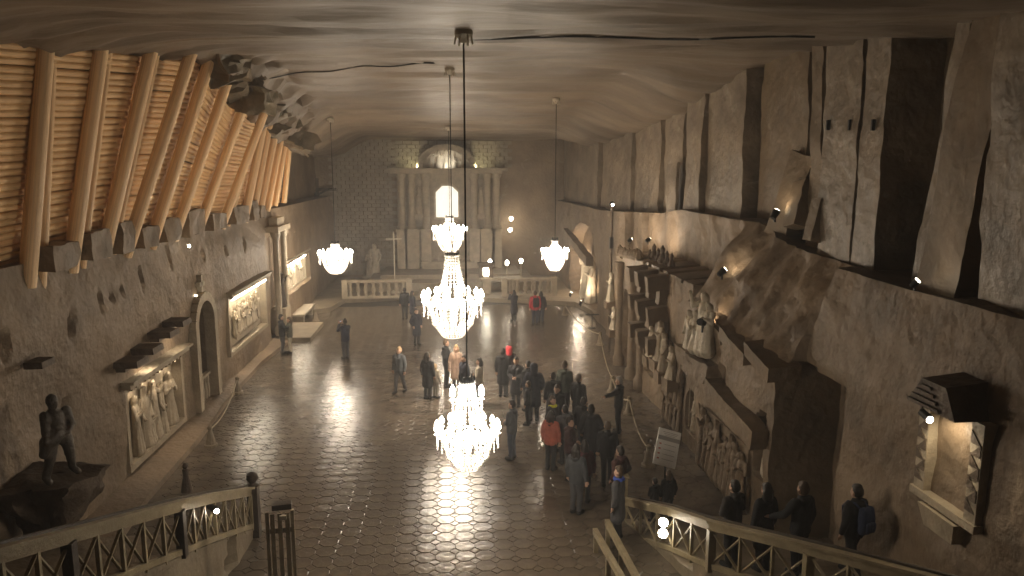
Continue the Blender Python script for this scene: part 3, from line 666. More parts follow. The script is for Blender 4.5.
# balustrades
def balustrade(label, pa, pb, y):
    a, b = Py(pa, 300, y).x, Py(pb, 300, y).x; W = b - a; t = thing('balustrade', label, 'balustrade', ((a + b) / 2, y, PLZ))
    MB().box((0, 0, .07), (W, .4, .14)).obj('base', CARVE, t); MB().box((0, 0, 1.05), (W + .1, .42, .14)).obj('top_rail', CARVE, t)
    n = max(4, int(W / .42)); bl = MB().lathe([(.13, .14), (.13, .2), (.08, .28), (.15, .5), (.08, .8), (.13, .9), (.13, .98)], 8).mesh('baluster', True, .7)
    for k in range(n): link('baluster', bl, CARVE, t, loc=(-W / 2 + (k + .5) * W / n, 0, 0))
    for s in (-1, 1): MB().box((s * (W / 2 + .1), 0, .58), (.34, .44, 1.16)).obj('end_post', CARVE, t)
balustrade('stone balustrade on the left of the altar platform', 347, 408, 45.2)
balustrade('stone balustrade on the right of the altar platform behind the red jacket', 506, 552, 45.2)

# ================================================================== RIGHT WALL CARVINGS
relief('rows of carved robed figures climbing the right wall beside the portal', 20.9, 23.0, .1, 2.6, 7.0, 'right',
       [(.12 + .19 * (k % 5), .0 + .31 * (k // 5), .62, (k * 3 + k // 5) % 5, rng.uniform(-.4, .4)) for k in range(15)], cornice=False, m=ROCKR, slab_back=0, framed=False, figx=.13)
relief('carved procession of robed figures low on the right wall above the stair', 15.6, 18.6, .25, 1.75, 6.76, 'right',
       [(.06 + .11 * k, .02, .78 + .06 * (k % 3), (k * 2) % 5, rng.uniform(-.4, .4)) for k in range(9)], cornice=False, m=ROCKR, slab_back=0, framed=False, figx=.13)
tag(link('niche_statue', STAT[4], CARVE, None, loc=(6.95, 19.95, .58), rot=(0, 0, PI / 2), scl=(.6, .6, .62)), 'robed stone figure in a small arched niche behind the information board', 'statue')
tag(link('niche_statue', STAT[0], CARVEL, None, loc=(7.0, 15.25, 1.25), rot=(0, 0, PI / 2), scl=(.5, .5, .75)), 'pale figure in the narrow lit niche at the end of the right wall', 'statue')
spotl('niche_light', (6.93, 15.25, 1.35), (7.1, 15.25, 2.4), 9, 100, .03, (1, .72, .4))
# carved portal: pilasters, stepped corbels, scalloped crest, statue groups
t = thing('carved_portal', 'carved rock portal with stepped corbels and dark pilasters on the right wall', 'portal', (6.95, 26, 0))
for yy, hh in ((26.0, 4.3), (27.35, 4.2), (29.45, 4.3)):
    MB().lathe([(.26, 0), (.26, .35), (.17, .5), (.16, hh - .4), (.25, hh - .2), (.27, hh)], 12).obj('pilaster', ROCKR, t, True, .6, loc=(-.05, yy - 26, 0))
for c_, y0 in enumerate((25.75, 24.55, 23.3)):
    for k in range(6):
        pr = .62 if k % 2 == 0 else .30
        link('corbel', rocky((pr + .5, .42, .50), 40 + k + 10 * c_, .05, .14), ROCKR, t, loc=(.25 - pr / 2, y0 - 26 - .06 * k, 4.15 - .5 * k), rot=(0, .12 * (1 if k % 2 else -1), 0))
for k in range(9): MB().lathe([(.17, 0), (.2, .12), (.12, .3), (.02, .42)], 8).obj('crest_knob', ROCKR, t, loc=(.1, 1.2 + k * .4, 4.62 - .02 * k), scl=rng.uniform(.8, 1.2))
for k in range(6): MB().lathe([(.14, 0), (.2, .1), (.08, .4), (.1, .55), (.02, .7)], 8).obj('crest_finial', DROCK, t, loc=(.5, -1.6 + k * .55, 4.72), scl=rng.uniform(.5, 1.0))
for k, (px, py, sc, kd) in enumerate(((697, 338, .85, 3), (703, 338, .95, 1), (708, 340, .8, 0), (690, 342, .75, 2))):
    p = Px(px, py, 6.6); tag(link('grotto_figure', STAT[kd], CARVEL, None, loc=(p.x, p.y, p.z - .35), rot=(0, 0, PI / 2 + .4), scl=sc), ['kneeling', 'tall raised-arm', 'folded-arm', 'stooping'][k] + ' stone figure in the spotlit group on the right wall', 'statue', 'spotlit stone group')
p = Px(702, 345, 6.7); tag(link('rock_ledge', rocky((.9, 2.3, .5), 51, .16, .18, freq=1.3), ROCKR, None, loc=(p.x + .1, p.y, p.z - .75)), 'rough rock ledge under the spotlit stone group', 'ledge')
for k, (px, py, sc, kd) in enumerate(((652, 348, .8, 3), (660, 352, .8, 0), (664, 362, .75, 2), (672, 370, .8, 3))):
    p = Px(px, py, 6.7); tag(link('portal_figure', STAT[kd], CARVE, None, loc=(p.x, p.y, p.z - .3), rot=(0, 0, PI / 2), scl=sc), 'small stone figure clustered below the stepped corbels of the portal, ' + ['leftmost', 'second', 'third', 'rightmost'][k], 'statue', 'figures under the corbels')
    link('console', rocky((.5, .6, .35), 70 + k, .05, .2), ROCKR, t, loc=(p.x - 6.95, p.y - 26, p.z - .62))
for k, (px, py, kd) in enumerate(((611, 290, 0), (614, 318, 3))):
    p = Px(px, py, 6.85); tag(link('portal_figure', STAT[kd], CARVEL, None, loc=(p.x, p.y, p.z - .5), rot=(0, 0, PI / 2), scl=.75), ['upper', 'lower'][k] + ' pale figure at the far edge of the carved portal', 'statue')
    link('console', rocky((.5, .6, .3), 75 + k, .05, .2), ROCKR, t, loc=(p.x - 6.95, p.y - 26, p.z - .78))
# diagonal buttress steps on the block
for k, (px, py, sz) in enumerate(((745, 345, (.7, 1.5, .3)), (772, 362, (.75, 1.3, .35)), (722, 330, (.6, 1.3, .3)))):
    p = Px(px, py, 7.0); tag(link('rock_step', rocky(sz, 90 + k, .07, .2), ROCKR, None, loc=(p.x, p.y, p.z - .1), rot=(.22, -.1, 0)), ['dark overhanging rock step above the stair, middle one', 'dark overhanging rock step above the recess added for shadow', 'dark overhanging rock step nearest the spotlit group'][k], 'ledge')
# diagonal beam added in place of a cast shadow across the block
a, b = Px(690, 362, 6.55), Px(760, 440, 6.62)
d = b - a; tag(link('rib_and_shadow_bar', rocky((.4, .45, d.length), 99, .05, .25), ROCKR, None, loc=a, rot=d.to_track_quat('Z', 'Y').to_euler()), 'added diagonal bar standing in for a shadow band down the carved block on the right', 'rib')
# lit alcove on the far right wall
p = Px(578, 240, 8.1)
for k, (px, py, kd, sc) in enumerate(((586, 262, 1, 1.1), (592, 265, 0, 1.))):
    q = Px(px, py, 8.2); tag(link('alcove_figure', STAT[kd], CARVEL, None, loc=(8.2, q.y, .3), rot=(0, 0, PI / 2), scl=sc * 1.5), ['raised-arm', 'folded-arm'][k] + ' stone figure in the lit alcove on the far right wall', 'statue')
q0, q1 = Px(566, 232, 7.6), Px(590, 262, 7.6)
d = q1 - q0; tag(link('rib_and_shadow_bar', rocky((.4, .5, d.length), 98, .05, .25), ROCKR, None, loc=q0, rot=d.to_track_quat('Z', 'Y').to_euler()), 'diagonal rock rib crossing the lit alcove on the far right', 'rib')

# ---- shrine with carved jamb on the near right wall
yc = Px(953, 450, 7.4).y; zb = Px(947, 503, 7.4).z; zt = Px(947, 405, 7.4).z; H = zt - zb
t = thing('wall_shrine', 'lit wall shrine with a dark pointed hood and a zigzag carved jamb, near right', 'shrine', (7.5, yc, zb))
W = .92
MB().box((.10, 0, H / 2), (.08, W, H)).obj('back_panel', CARVE, t)
for s in (-1, 1): MB().box((-.02, s * (W / 2 + .12), H / 2), (.34, .24, H)).obj('jamb', CARVE, t)
for k in range(7):
    zz = .15 + k * (H - .3) / 7; y_ = -W / 2 - .15; up_ = k % 2
    for s_ in (-1, 1):
        yj = s_ * (W / 2 + .12); a_ = -.1 if up_ else .1
        MB().add([(-.19, yj - .1, zz), (-.19, yj + .1, zz), (-.19, yj + a_, zz + .19), (-.205, yj - .1, zz), (-.205, yj + .1, zz), (-.205, yj + a_, zz + .19)], [(0, 1, 2), (5, 4, 3), (0, 3, 4, 1), (1, 4, 5, 2), (2, 5, 3, 0)]).obj('zigzag_tooth', DROCK, t)
MB().box((-.02, 0, -.06), (.42, W + .55, .12)).obj('sill', CARVE, t); MB().box((.0, 0, -.32), (.45, W * .7, .34), taper=1.3).obj('sill_bracket', CARVE, t)
mb = MB(); hw = W / 2 + .08
mb.add([(-.52, -hw, H), (-.52, hw, H), (.2, hw, H), (.2, -hw, H), (-.5, -hw * .5, H + .42), (-.5, hw * .5, H + .42), (.2, hw * .5, H + .5), (.2, -hw * .5, H + .5)], [(3, 2, 1, 0), (4, 5, 6, 7), (0, 1, 5, 4), (1, 2, 6, 5), (2, 3, 7, 6), (3, 0, 4, 7)]).obj('hood', DROCK, t)
for k in range(4): MB().bar((-.55 + .01 * k, -hw + .3 + k * .08, H + .05 + k * .09), (-.55 + .01 * k, hw - .05 - k * .08, H + .05 + k * .09), .04, .045).obj('hood_slat', DROCK, t)
link('shrine_figure', STAT[2], CARVE, t, loc=(.08, .12, 0), rot=(0, 0, PI / 2), scl=(.75, .22, .9))
fx = MB().tube([(-.45, .28, H - .12), (-.45, .08, H - .16)], .06, 10).obj('lamp', BLACK, t); MB().lathe([(.055, 0), (.05, .02), (.01, .03)], 10).obj('lens', LENS, fx, loc=(-.45, .09, H - .17), rot=(PI / 2, 0, 0))
spotl('shrine_light', (-.42, .0, H - .16), (.1, -.15, H * .3), 34, 150, .05, (1, .84, .6), .6, t)

# ================================================================== SPOTLIGHT FIXTURES
def fixture(label, pos, target, watts, ang=90, col=WARM, size=.1):
    t = thing('spotlight', label, 'spotlight', pos); d = (Vector(target) - Vector(pos)).normalized(); s = size
    MB().tube([-d * s * 1.4, d * s * .6, d * s], [s * .7, s, s], 10).obj('housing', BLACK, t)
    MB().tube([d * s * 1.0, d * s * 1.12], s * .85, 10).obj('lens', LENS, t); MB().box((0, 0, -s * 1.3), (s * .5, s * .5, s * 1.6)).obj('bracket', BLACK, t)
    spotl('beam', d * s * 1.4, d * 5, watts, ang, .05, col, .7, t); return t
V3 = Vector
p = Px(775, 214, 8.35); fixture('small spotlight on the shelf below the dark leaning slab', p, p + V3((.6, .3, .9)), 10, 140)
p = Px(722, 272, 7.4); fixture('small spotlight on the rubble slope above the spotlit stone group', p, p + V3((.7, .2, .5)), 8, 150)
p = Px(703, 322, 6.45); fixture('bright spotlight in front of the spotlit stone group', p, p + V3((.5, .45, -.1)), 90, 130, size=.13)
p = Px(648, 240, 7.3); fixture('small spotlight behind the crest of the portal, nearer one', p, V3((8.5, p.y + .4, 5.9)), 90, 150, size=.08)
p = Px(630, 240, 7.3); fixture('small spotlight behind the crest of the portal, further one', p, V3((8.5, p.y + .2, 5.8)), 60, 150, size=.08)
p = Px(915, 283, 7.75); fixture('small spotlight on the shelf at the foot of the leaning beam', p, p + V3((.5, -.5, .8)), 2, 120, size=.06)
p = Px(612, 206, 7.0); t = thing('lamp_post', 'thin tall post with a small lamp in front of the far right wall', 'lamp post', (7.0, p.y, 0))
MB().tube([(0, 0, 0), (0, 0, p.z)], .06, 8).obj('post', DROCK, t); MB().box((0, 0, p.z - 1.6), (.16, .16, .5)).obj('junction_box', BLACK, t)
MB().lathe([(.1, 0), (.14, .1), (.05, .2)], 8).obj('lamp_head', BLACK, t, loc=(0, 0, p.z)); MB().lathe([(.06, 0), (.055, .04), (.01, .06)], 8).obj('lens', LENS, t, loc=(0, -.12, p.z + .06), rot=(PI / 2, 0, 0))
fixture('small spotlight at the foot of the lit alcove', V3((7.35, 41.2, .5)), V3((8.6, 43, 3.5)), 300, 110)
point('alcove_light', (7.95, 45.2, 2.3), 170, .12)
fixture('small spotlight on the far right wall below the alcove rib', V3((7.3, 44.5, .45)), V3((8.6, 45.5, 3.8)), 260, 110)
p = Px(189, 246, -8.2); tag(MB().lathe([(.01, -.05), (.04, -.02), (.04, .02), (.01, .05)], 8).obj('glow_lamp', LENS, None, loc=p), 'tiny white lamp on a timber pole foot', 'lamp')
fixture('small spotlight at the far left corner below the crucifix', V3((-8.6, 48, 1.0)), V3((-7.8, 53.5, 4.0)), 150, 100)

# ================================================================== STAIRS AND RAILINGS
def stairs(side):
    s = -1 if side == 'left' else 1
    # handrail line: (pixel, y) -> 3D points on the top of the handrail
    if side == 'left': P = [Py(250, 488, 15.6), Py(212, 494, 13.4), Py(180, 501, 11.9), Py(100, 522, 9.8), Py(0, 548, 8.1), Py(-90, 575, 7.0)]
    else: P = [Py(626, 498, 15.8), Py(672, 508, 13.9), Py(711, 521, 12.4), Py(767, 534, 11.2), Py(860, 557, 9.6), Py(1010, 596, 7.8)]
    t = thing('stair_railing', f'wooden lattice railing along the stair on the {side}', 'railing', (P[0].x, P[0].y, 0)); O = Vector((P[0].x, P[0].y, 0))
    HR = 1.05
    def top(f):
        f = max(0, min(len(P) - 1.0001, f)); i = int(f); return P[i].lerp(P[i + 1], f - i)
    # handrail pieces
    for a, b in zip(P, P[1:]):
        a, b = a - O, b - O; e = (b - a).normalized() * .01
        MB().bar(a - e, b + e, .20, .05).obj('handrail', RAIL, t); MB().bar(a - e - Vector((0, 0, .10)), b + e - Vector((0, 0, .10)), .05, .15).obj('rail_board', RAIL, t)
        MB().bar(a - e + Vector((s * .06, 0, .045)), b + e + Vector((s * .06, 0, .045)), .05, .04).obj('grip_strip', RAILD, t)
        MB().bar(a - e - Vector((0, 0, .88)), b + e - Vector((0, 0, .88)), .07, .10).obj('bottom_rail', RAIL, t)
    # posts and crossed slats, equal steps along the run
    lens = [(b - a).length for a, b in zip(P, P[1:])]; tot = sum(lens); nb = int(tot / (.56 if side == 'left' else .70))
    def along(dist):
        for i, l in enumerate(lens):
            if dist <= l or i == len(lens) - 1: return P[i].lerp(P[i + 1], dist / l)
            dist -= l
    for k in range(nb + 1):
        q = along(tot * k / nb) - O; big_ = k in ((7, 12) if side == 'left' else (5, 8))
        MB().bar(q + Vector((0, 0, -.16)), q + Vector((0, 0, -.98)), .14 if big_ else .055, .14 if big_ else .06, (0, 1, 0)).obj('post', RAILD if big_ and side == 'left' else RAIL, t)
        if k < nb:
            r = along(tot * (k + 1) / nb) - O; off = Vector((0, .02, 0))
            MB().bar(q + Vector((0, 0, -.17)), r + Vector((0, 0, -.84)), .025, .045, (1, 0, 0)).obj('cross_slat', RAIL, t)
            MB().bar(q + Vector((s * .03, 0, -.84)), r + Vector((s * .03, 0, -.17)), .025, .045, (1, 0, 0)).obj('cross_slat', RAIL, t)
    # side wall under the railing, with a ragged hollow
    n = 40; V = []; Fc = []
    W0, W1 = [], []
    for i in range(n + 1):
        q = along(tot * i / n); W0.append(q); 
    mb = MB(); rows = 8
    for i in range(n + 1):
        q = W0[i]
        for j in range(rows + 1):
            zz = max(.02, q.z - .95) * j / rows; wob = .06 * fbm(q.y * 1.1, zz * 1.4, 4.4 + s)
            hole = .22 * (1 - sstep(.5, 1., ((q.y - 14.2) / .35) ** 2 + ((zz - .35) / .42) ** 2)) if side == 'left' else .15 * (1 - sstep(.4, 1., ((q.y - 13.4) / .5) ** 2 + ((zz - .5) / .25) ** 2))
            mb.V.append(Vector((q.x + s * (hole - .02) + wob * s * .6, q.y, zz)))
        mb.V.append(Vector((q.x + s * .26, q.y, max(.02, q.z - .95))))
        mb.V.append(Vector((q.x + s * .26, q.y, 0)))
    m = rows + 3
    for i in range(n):
        for j in range(m - 1):
            f = (i * m + j, (i + 1) * m + j, (i + 1) * m + j + 1, i * m + j + 1); mb.F.append(f if s < 0 else f[::-1])
    struct(mb.obj('wall_stair_' + side, STEP, None, True, .6), 'pale stone side wall of the stair on the ' + side)
    # steps
    st = thing('staircase', f'stone stair behind the lattice railing on the {side}', 'staircase', (s * 6.5, P[0].y, 0)); y = P[0].y - .15; zprev = 0
    run = .36
    while y > 6.0:
        qz = None
        for a, b in zip(P, P[1:]):
            if b.y <= y - run / 2 <= a.y: f = (a.y - (y - run / 2)) / (a.y - b.y); q = a.lerp(b, f); qz = q
        if qz is None: break
        h = max(.08, qz.z - HR); x0 = qz.x + s * .27; x1 = s * (8.15 if s < 0 else 7.55)
        MB().box(((x0 + x1) / 2 - s * 6.5, y - run / 2 - P[0].y, h / 2), (abs(x1 - x0), run - .003, h)).obj('step', STEP, st); y -= run
    return P
PL = stairs('left'); PR = stairs('right')
def stair_z(P, y):
    k = math.floor((P[0].y - .15 - y) / .36)
    if k < 0: return 0
    y = P[0].y - .15 - (k + .5) * .36      # top of the step under that point
    for a, b in zip(P, P[1:]):
        if b.y <= y <= a.y: f = (a.y - y) / (a.y - b.y); return max(.08, a.lerp(b, f).z - 1.05)
    return 0
# newel post with a knob at the foot of the left railing
q = PL[0]; t = thing('newel_post', 'dark wooden newel post with a round knob at the foot of the left railing', 'post', (q.x + .02, q.y + .14, 0))
MB().box((0, 0, .58), (.22, .22, 1.16)).obj('shaft', RAILD, t); MB().lathe([(.13, 1.16), (.15, 1.2), (.07, 1.25), (.13, 1.34), (.12, 1.44), (.03, 1.5)], 12).obj('knob', RAILD, t, True, .7)
q = PR[0]; t = thing('newel_post', 'wooden newel post at the foot of the right railing', 'post', (q.x - .02, q.y + .12, 0))
MB().box((0, 0, .5), (.14, .14, 1.0)).obj('shaft', RAIL, t); MB().box((0, 0, 1.02), (.19, .19, .05)).obj('cap', RAIL, t)
# small dark post poking over the left railing
p = Pz(172, 505, .1); t = thing('bollard', 'small dark bollard behind the left railing', 'bollard', (p.x, p.y + 1.0, .0))
MB().lathe([(.15, 0), (.13, .1), (.07, .4), (.08, .6)], 10).obj('shaft', DROCK, t); MB().lathe([(.03, .6), (.09, .66), (.03, .75)], 8).obj('knob', DROCK, t)
# slatted gate standing beside the left newel post
a = Py(279, 503, 13.0); t = thing('slatted_gate', 'tall slatted wooden gate beside the left newel post', 'gate', (a.x, 13.0, 0), .15); h = a.z
for k in range(3): MB().box((-.13 + k * .13, 0, h / 2 - .1), (.075, .05, h - .2)).obj('slat', RAIL, t)
for zz in (.35, h - .55): MB().box((0, .05, zz), (.40, .05, .10)).obj('crossbar', RAIL, t)
MB().box((.05, 0, h - .05), (.34, .2, .1)).obj('cap', RAILD, t)
for sx in (-.22, .22): MB().box((sx, .02, h / 2 - .08), (.06, .08, h - .16)).obj('post', RAIL, t)
MB().box((.06, -.06, h - .26), (.12, .06, .08)).obj('latch', CARVEL, t)
# paired sloping handrails right of centre
t = thing('sloping_handrail', 'pair of sloping wooden handrails rising towards the viewer, inside the right railing', 'handrail', (3.1, 15, 0)); O = Vector((3.1, 15, 0))
for (p0, p1, wv) in (((595, 531, 14.5), (640, 610, 11.2), .12), ((607, 522, 14.7), (655, 612, 11.2), .12)):
    a, b = Py(*p0) - O, Py(*p1) - O; MB().bar(a, b, .10, .13).obj('handrail', RAIL, t)
    for f in (.03, .35, .7):
        q = a.lerp(b, f); MB().bar(Vector((q.x, q.y, 0)), q, .09, .09, (0, 1, 0)).obj('post', RAIL, t)
a, b = Py(601, 545, 14.5) - O, Py(650, 625, 11.2) - O; MB().bar(a, b, .06, .10).obj('lower_rail', RAILD, t)
# lamps clamped on the railings
p = Px(664, 520, 0) if False else Py(664, 521, 14.0)
t = thing('railing_lamp', 'twin lamp clamped to the lattice of the right railing', 'lamp', p)
for dz in (0, -.24):
    MB().tube([(.06, .12, dz), (0, 0, dz), (-.03, -.06, dz)], [.05, .09, .10], 10).obj('housing', BLACK, t); MB().lathe([(.10, 0), (.095, .03), (.03, .05)], 12).obj('lens', LENS, t, loc=(-.03, -.06, dz), rot=(PI / 2 - .25, 0, -.45))
spotl('beam', (-.08, -.18, 0), (-1.2, -4, 1.5), 8, 120, .08, WARM, .7, t)
p = Py(218, 510, 13.3)
t = thing('railing_lamp', 'small lamp on a dark arm at the lattice of the left railing', 'lamp', p)
MB().tube([(-.2, .1, .05), (-.02, 0, 0)], [.05, .07], 10).obj('housing', BLACK, t); MB().lathe([(.045, 0), (.04, .02), (.01, .03)], 12).obj('lens', LENS, t, loc=(-.01, -.05, 0), rot=(PI / 2 - .25, 0, .3))
spotl('beam', (.06, -.14, 0), (1.2, -4, 1.5), 5, 120, .08, WARM, .7, t)

# ================================================================== BOLLARDS, ROPES, BOARD
def bollard(label, px, py, h=.62):
    p = Pz(px, py); t = thing('rope_bollard', label, 'bollard', (p.x, p.y, 0), 0, 'stone rope bollards')
    MB().lathe([(.20, 0), (.19, .06), (.15, .08), (.06, h * .78), (.05, h * .8)], 10).obj('cone', STEP, t, True, .5); MB().lathe([(.03, h * .78), (.075, h * .86), (.06, h * .95), (.02, h)], 10).obj('knob', STEP, t, True)
    return p
Lb = [bollard(*a) for a in (('cone shaped stone bollard by the kerb, nearest on the left', 211, 446), ('cone shaped stone bollard by the kerb below the large framed relief', 238, 393), ('stone bollard at the dais of the left side chapel', 316, 321))]
Rb = [bollard(*a) for a in (('stone bollard by the altar platform, right of the red jacket', 565, 315), ('stone bollard by the portal, further of two', 600, 345), ('tall stone bollard beside the guide, on the rope line', 612, 392), ('stone bollard right of the guide', 629, 414), ('stone bollard behind the information board, foot of the right wall', 648, 466))]
def rope(label, a, b):
    P = []
    for i in range(13):
        f = i / 12; q = a.lerp(b, f); P.append((q.x, q.y, .52 - .30 * 4 * f * (1 - f)))
    tag(MB().tube(P, .022, 6).obj('barrier_rope', RAIL), label, 'rope', 'barrier ropes')
names = ['from the altar platform to the portal', 'along the portal', 'beside the guide', 'behind the guide to the board']
for i in range(4): rope('sagging barrier rope on the right, ' + names[i], Rb[i], Rb[i + 1])
rope('sagging barrier rope between the two left kerb bollards', Lb[0], Lb[1])
# information board
c = Py(667, 448, 17.2); t = thing('information_board', 'tilted white information board with a grey band on a stand', 'sign', (c.x, c.y, 0), .28)
bz = c.z; R_ = Matrix.Rotation(-.30, 3, 'X'); Rr = R_ @ Matrix.Rotation(.36, 3, 'Y')
def bpart(name, cx, cz, wv, hv, m, yy=-.022, th=.006): 
    return MB().box(Vector((0, 0, bz)) + Rr @ Vector((cx, yy, cz)), (wv, th, hv), Rr).obj(name, m, t)
bpart('board', 0, 0, .64, .90, WHITEB, 0, .035); bpart('band', 0, .22, .62, .10, GREYB)
for k in range(3): bpart('text_line', .02, .375 - k * .04, .44 - .06 * k, .010, GREYB)
for k in range(4): bpart('flag_mark', -.22, .07 - k * .12, .06, .035, REDP); bpart('text_line', .06, .07 - k * .12, .34, .010, GREYB)
MB().tube([(0, .05, 0), (0, .05, bz - .1)], .025, 8).obj('stand', BLACK, t); MB().lathe([(.22, 0), (.22, .02), (.03, .04)], 14).obj('base', BLACK, t, loc=(0, .05, 0))
for px, py, lab in ((592, 318, 'small iron rope hook stand on the floor near the lit alcove'),):
    p = Pz(px, py + 10); t = thing('hook_stand', lab, 'stand', (p.x, p.y, 0)); MB().tube([(0, 0, 0), (0, 0, .7)], .03, 6).obj('shaft', BLACK, t); MB().bar((-.35, 0, .7), (.35, 0, .7), .05, .05).obj('crossbar', BLACK, t); MB().lathe([(.2, 0), (.18, .03), (.03, .05)], 10).obj('base', BLACK, t)

# ================================================================== PEOPLE
POSE = {   # (elbow, wrist, hand direction) per arm, left (x<0) first
    'down': (((-.25, -.02, 1.12), (-.25, .05, .88), (0, .1, -1)), ((.25, -.02, 1.12), (.25, .05, .88), (0, .1, -1))),
    'front': (((-.26, .02, 1.14), (-.07, .20, 1.08), (.8, .3, .1)), ((.26, .02, 1.14), (.07, .22, 1.04), (-.8, .3, .1))),
    'phone': (((-.24, .18, 1.24), (-.07, .36, 1.48), (.1, .2, 1)), ((.24, .18, 1.24), (.07, .36, 1.48), (-.1, .2, 1))),
    'point': (((-.36, .16, 1.30), (-.55, .34, 1.27), (-.8, .5, 0)), ((.25, -.02, 1.12), (.25, .05, .88), (0, .1, -1))),
    'pocket': (((-.29, -.08, 1.14), (-.20, .08, .96), (.1, .3, -1)), ((.29, -.08, 1.14), (.20, .08, .96), (-.1, .3, -1))),
    'rail': (((-.30, .10, 1.16), (-.40, .32, 1.05), (-.3, .9, -.2)), ((.25, -.02, 1.12), (.25, .05, .88), (0, .1, -1))),
    'hug': (((-.27, .12, 1.16), (-.10, .28, 1.15), (.8, .2, 0)), ((.3, .1, 1.2), (.22, .32, 1.2), (-.6, .5, .1))),
}
def hand(ch, w_, d, side):
    w_, d = Vector(w_), Vector(d).normalized(); ax = d.cross(Vector((0, 0, 1)) if abs(d.z) < .8 else Vector((0, 1, 0))).normalized(); nrm = ax.cross(d)
    ch.append([(w_, .03), (w_ + d * .045, .034), (w_ + d * .075, .033)]); ch.append([(w_ + d * .045 + ax * .02, .026), (w_ + d * .08 + ax * .025, .022)])
    for k, ln in enumerate((.062, .075, .08, .07)):
        r = w_ + d * .075 + ax * ((k - 1.5) * .021); m = r + d * ln * .6 - nrm * .012 * side; ch.append([(r, .011), (m, .010), (m + d * ln * .35 - nrm * .022 * side, .009)])
    r = w_ + d * .03 + ax * (.036 * side); ch.append([(r, .013), (r + ax * .022 * side + d * .03, .012), (r + ax * .022 * side + d * .058, .010)])
PCACHE = {}
def person_meshes(pose, walk, coat, female):
    key = (pose, walk, coat, female)
    if key in PCACHE: return PCACHE[key]
    st = .16 if walk else .0; sw = .9 if female else 1.
    legs = []
    for s in (-1, 1):
        f = s * st; legs.append([((s * .085, 0, .90), .085), ((s * .09, f * .6 + .02, .50), .058), ((s * .09, f - .02 - (.05 if f < 0 else 0), .10), .042)])
    feet = [[(l[2][0], .04), ((l[2][0][0] + .02 * (1 if l[2][0][0] > 0 else -1), l[2][0][1] + .13, .045), .035)] for l in legs]
    arms = POSE[pose]
    body = [[((s * .06, 0, .95), .11), ((s * .05, 0, 1.1), .105), ((s * .085 * sw, 0, 1.3), .11), ((s * .15 * sw, 0, 1.40), .06)] for s in (-1, 1)]
    body += [[((0, 0, 1.38), .075), ((0, .01, 1.52), .052)], [((0, .0, 1.60), .09), ((0, .005, 1.645), .088)], [((0, .05, 1.545), .05), ((0, .035, 1.6), .075)], [((0, .09, 1.60), .016), ((0, .108, 1.585), .015)], [((-.09, -.005, 1.60), .022), ((-.09, -.01, 1.62), .02)], [((.09, -.005, 1.60), .022), ((.09, -.01, 1.62), .02)]]
    body += [[((0, .088, 1.548), .014)]]
    body += legs + feet
    for s, (e, w_, d) in zip((-1, 1), arms):
        body.append([((s * .18 * sw, 0, 1.39), .056), (e, .044), (w_, .03)]); hand(body, w_, d, s)
    bme = blob(body, .012, 0, 0, 2)
    # jacket
    hem = {0: .86, 1: .55, 2: .80}[coat]
    ja = [[((s * .065, 0, hem), .135 + (.02 if coat == 1 else 0)), ((s * .055, 0, 1.08), .13), ((s * .088 * sw, 0, 1.3), .137), ((s * .15 * sw, 0, 1.40), .085)] for s in (-1, 1)]
    ja += [[((0, 0, 1.40), .10), ((0, 0, 1.47), .078)], [((-.06, -.085, 1.44), .05), ((0, -.10, 1.42), .06), ((.06, -.085, 1.44), .05)]]
    for s, (e, w_, d) in zip((-1, 1), arms):
        e, w_ = Vector(e), Vector(w_); ja.append([((s * .185 * sw, 0, 1.385), .085), (e, .068), (w_ - (w_ - e) * .08, .052)])
    jme = blob(ja, .018, .010, len(PCACHE), 1)
    tr = [[((s * .07, 0, .93), .115), ((s * .085, 0, .86), .105)] + [(Vector(l[1][0]), .078), (Vector(l[2][0]) + Vector((0, 0, .02)), .062)] for s, l in zip((-1, 1), legs)]
    tme = blob(tr, .018, .006, 5, 1)
    shoes = [blob([[(Vector(l[2][0]) + Vector((0, -.02, -.035)), .066), (Vector(l[2][0]) + Vector((.012 * (1 if l[2][0][0] > 0 else -1), .06, -.04)), .062), (Vector(l[2][0]) + Vector((.02 * (1 if l[2][0][0] > 0 else -1), .145, -.048)), .056)]], .014, 0, 0, 1) for l in legs]
    hr = [[((0, -.025, 1.655), .098), ((0, -.035, 1.61), .092)], [((0, .03, 1.70), .06), ((0, -.03, 1.715), .07)]]
    if female: hr += [[((-.06, -.05, 1.60), .06), ((-.07, -.06, 1.45), .05), ((-.06, -.06, 1.36), .04)], [((.06, -.05, 1.60), .06), ((.07, -.06, 1.45), .05), ((.06, -.06, 1.36), .04)], [((0, -.07, 1.6), .07), ((0, -.09, 1.40), .06)]]
    hme = blob(hr, .014, .006, 2, 1)
    ey = MB()
    for s in (-1, 1): ey.lathe([(.002, -.009), (.009, 0), (.002, .009)], 8, (s * .033, .085, 1.62))
    eme = ey.mesh('eyes')
    PCACHE[key] = (bme, jme, tme, shoes, hme, eme); return PCACHE[key]
def cm(prefix, c, rough=.8):
    return mat(prefix + '_%d_%d_%d' % tuple(int(v * 255) for v in c), c, rough, .2, 6., .15, 40.)
SKIN = cm('skin', (.48, .30, .21), .5); EYE = mat('eye_dark', (.02, .015, .012), .3, 0)
BLK, NAVY, GREY, BRN, CREAM, RED, DGRN = (.016, .016, .018), (.018, .022, .04), (.07, .07, .075), (.10, .07, .05), (.45, .40, .32), (.50, .035, .05), (.05, .06, .045)
DENIM = (.035, .045, .075); HD, HB, HBL, HG = (.02, .014, .01), (.07, .042, .022), (.36, .25, .13), (.3, .28, .26)
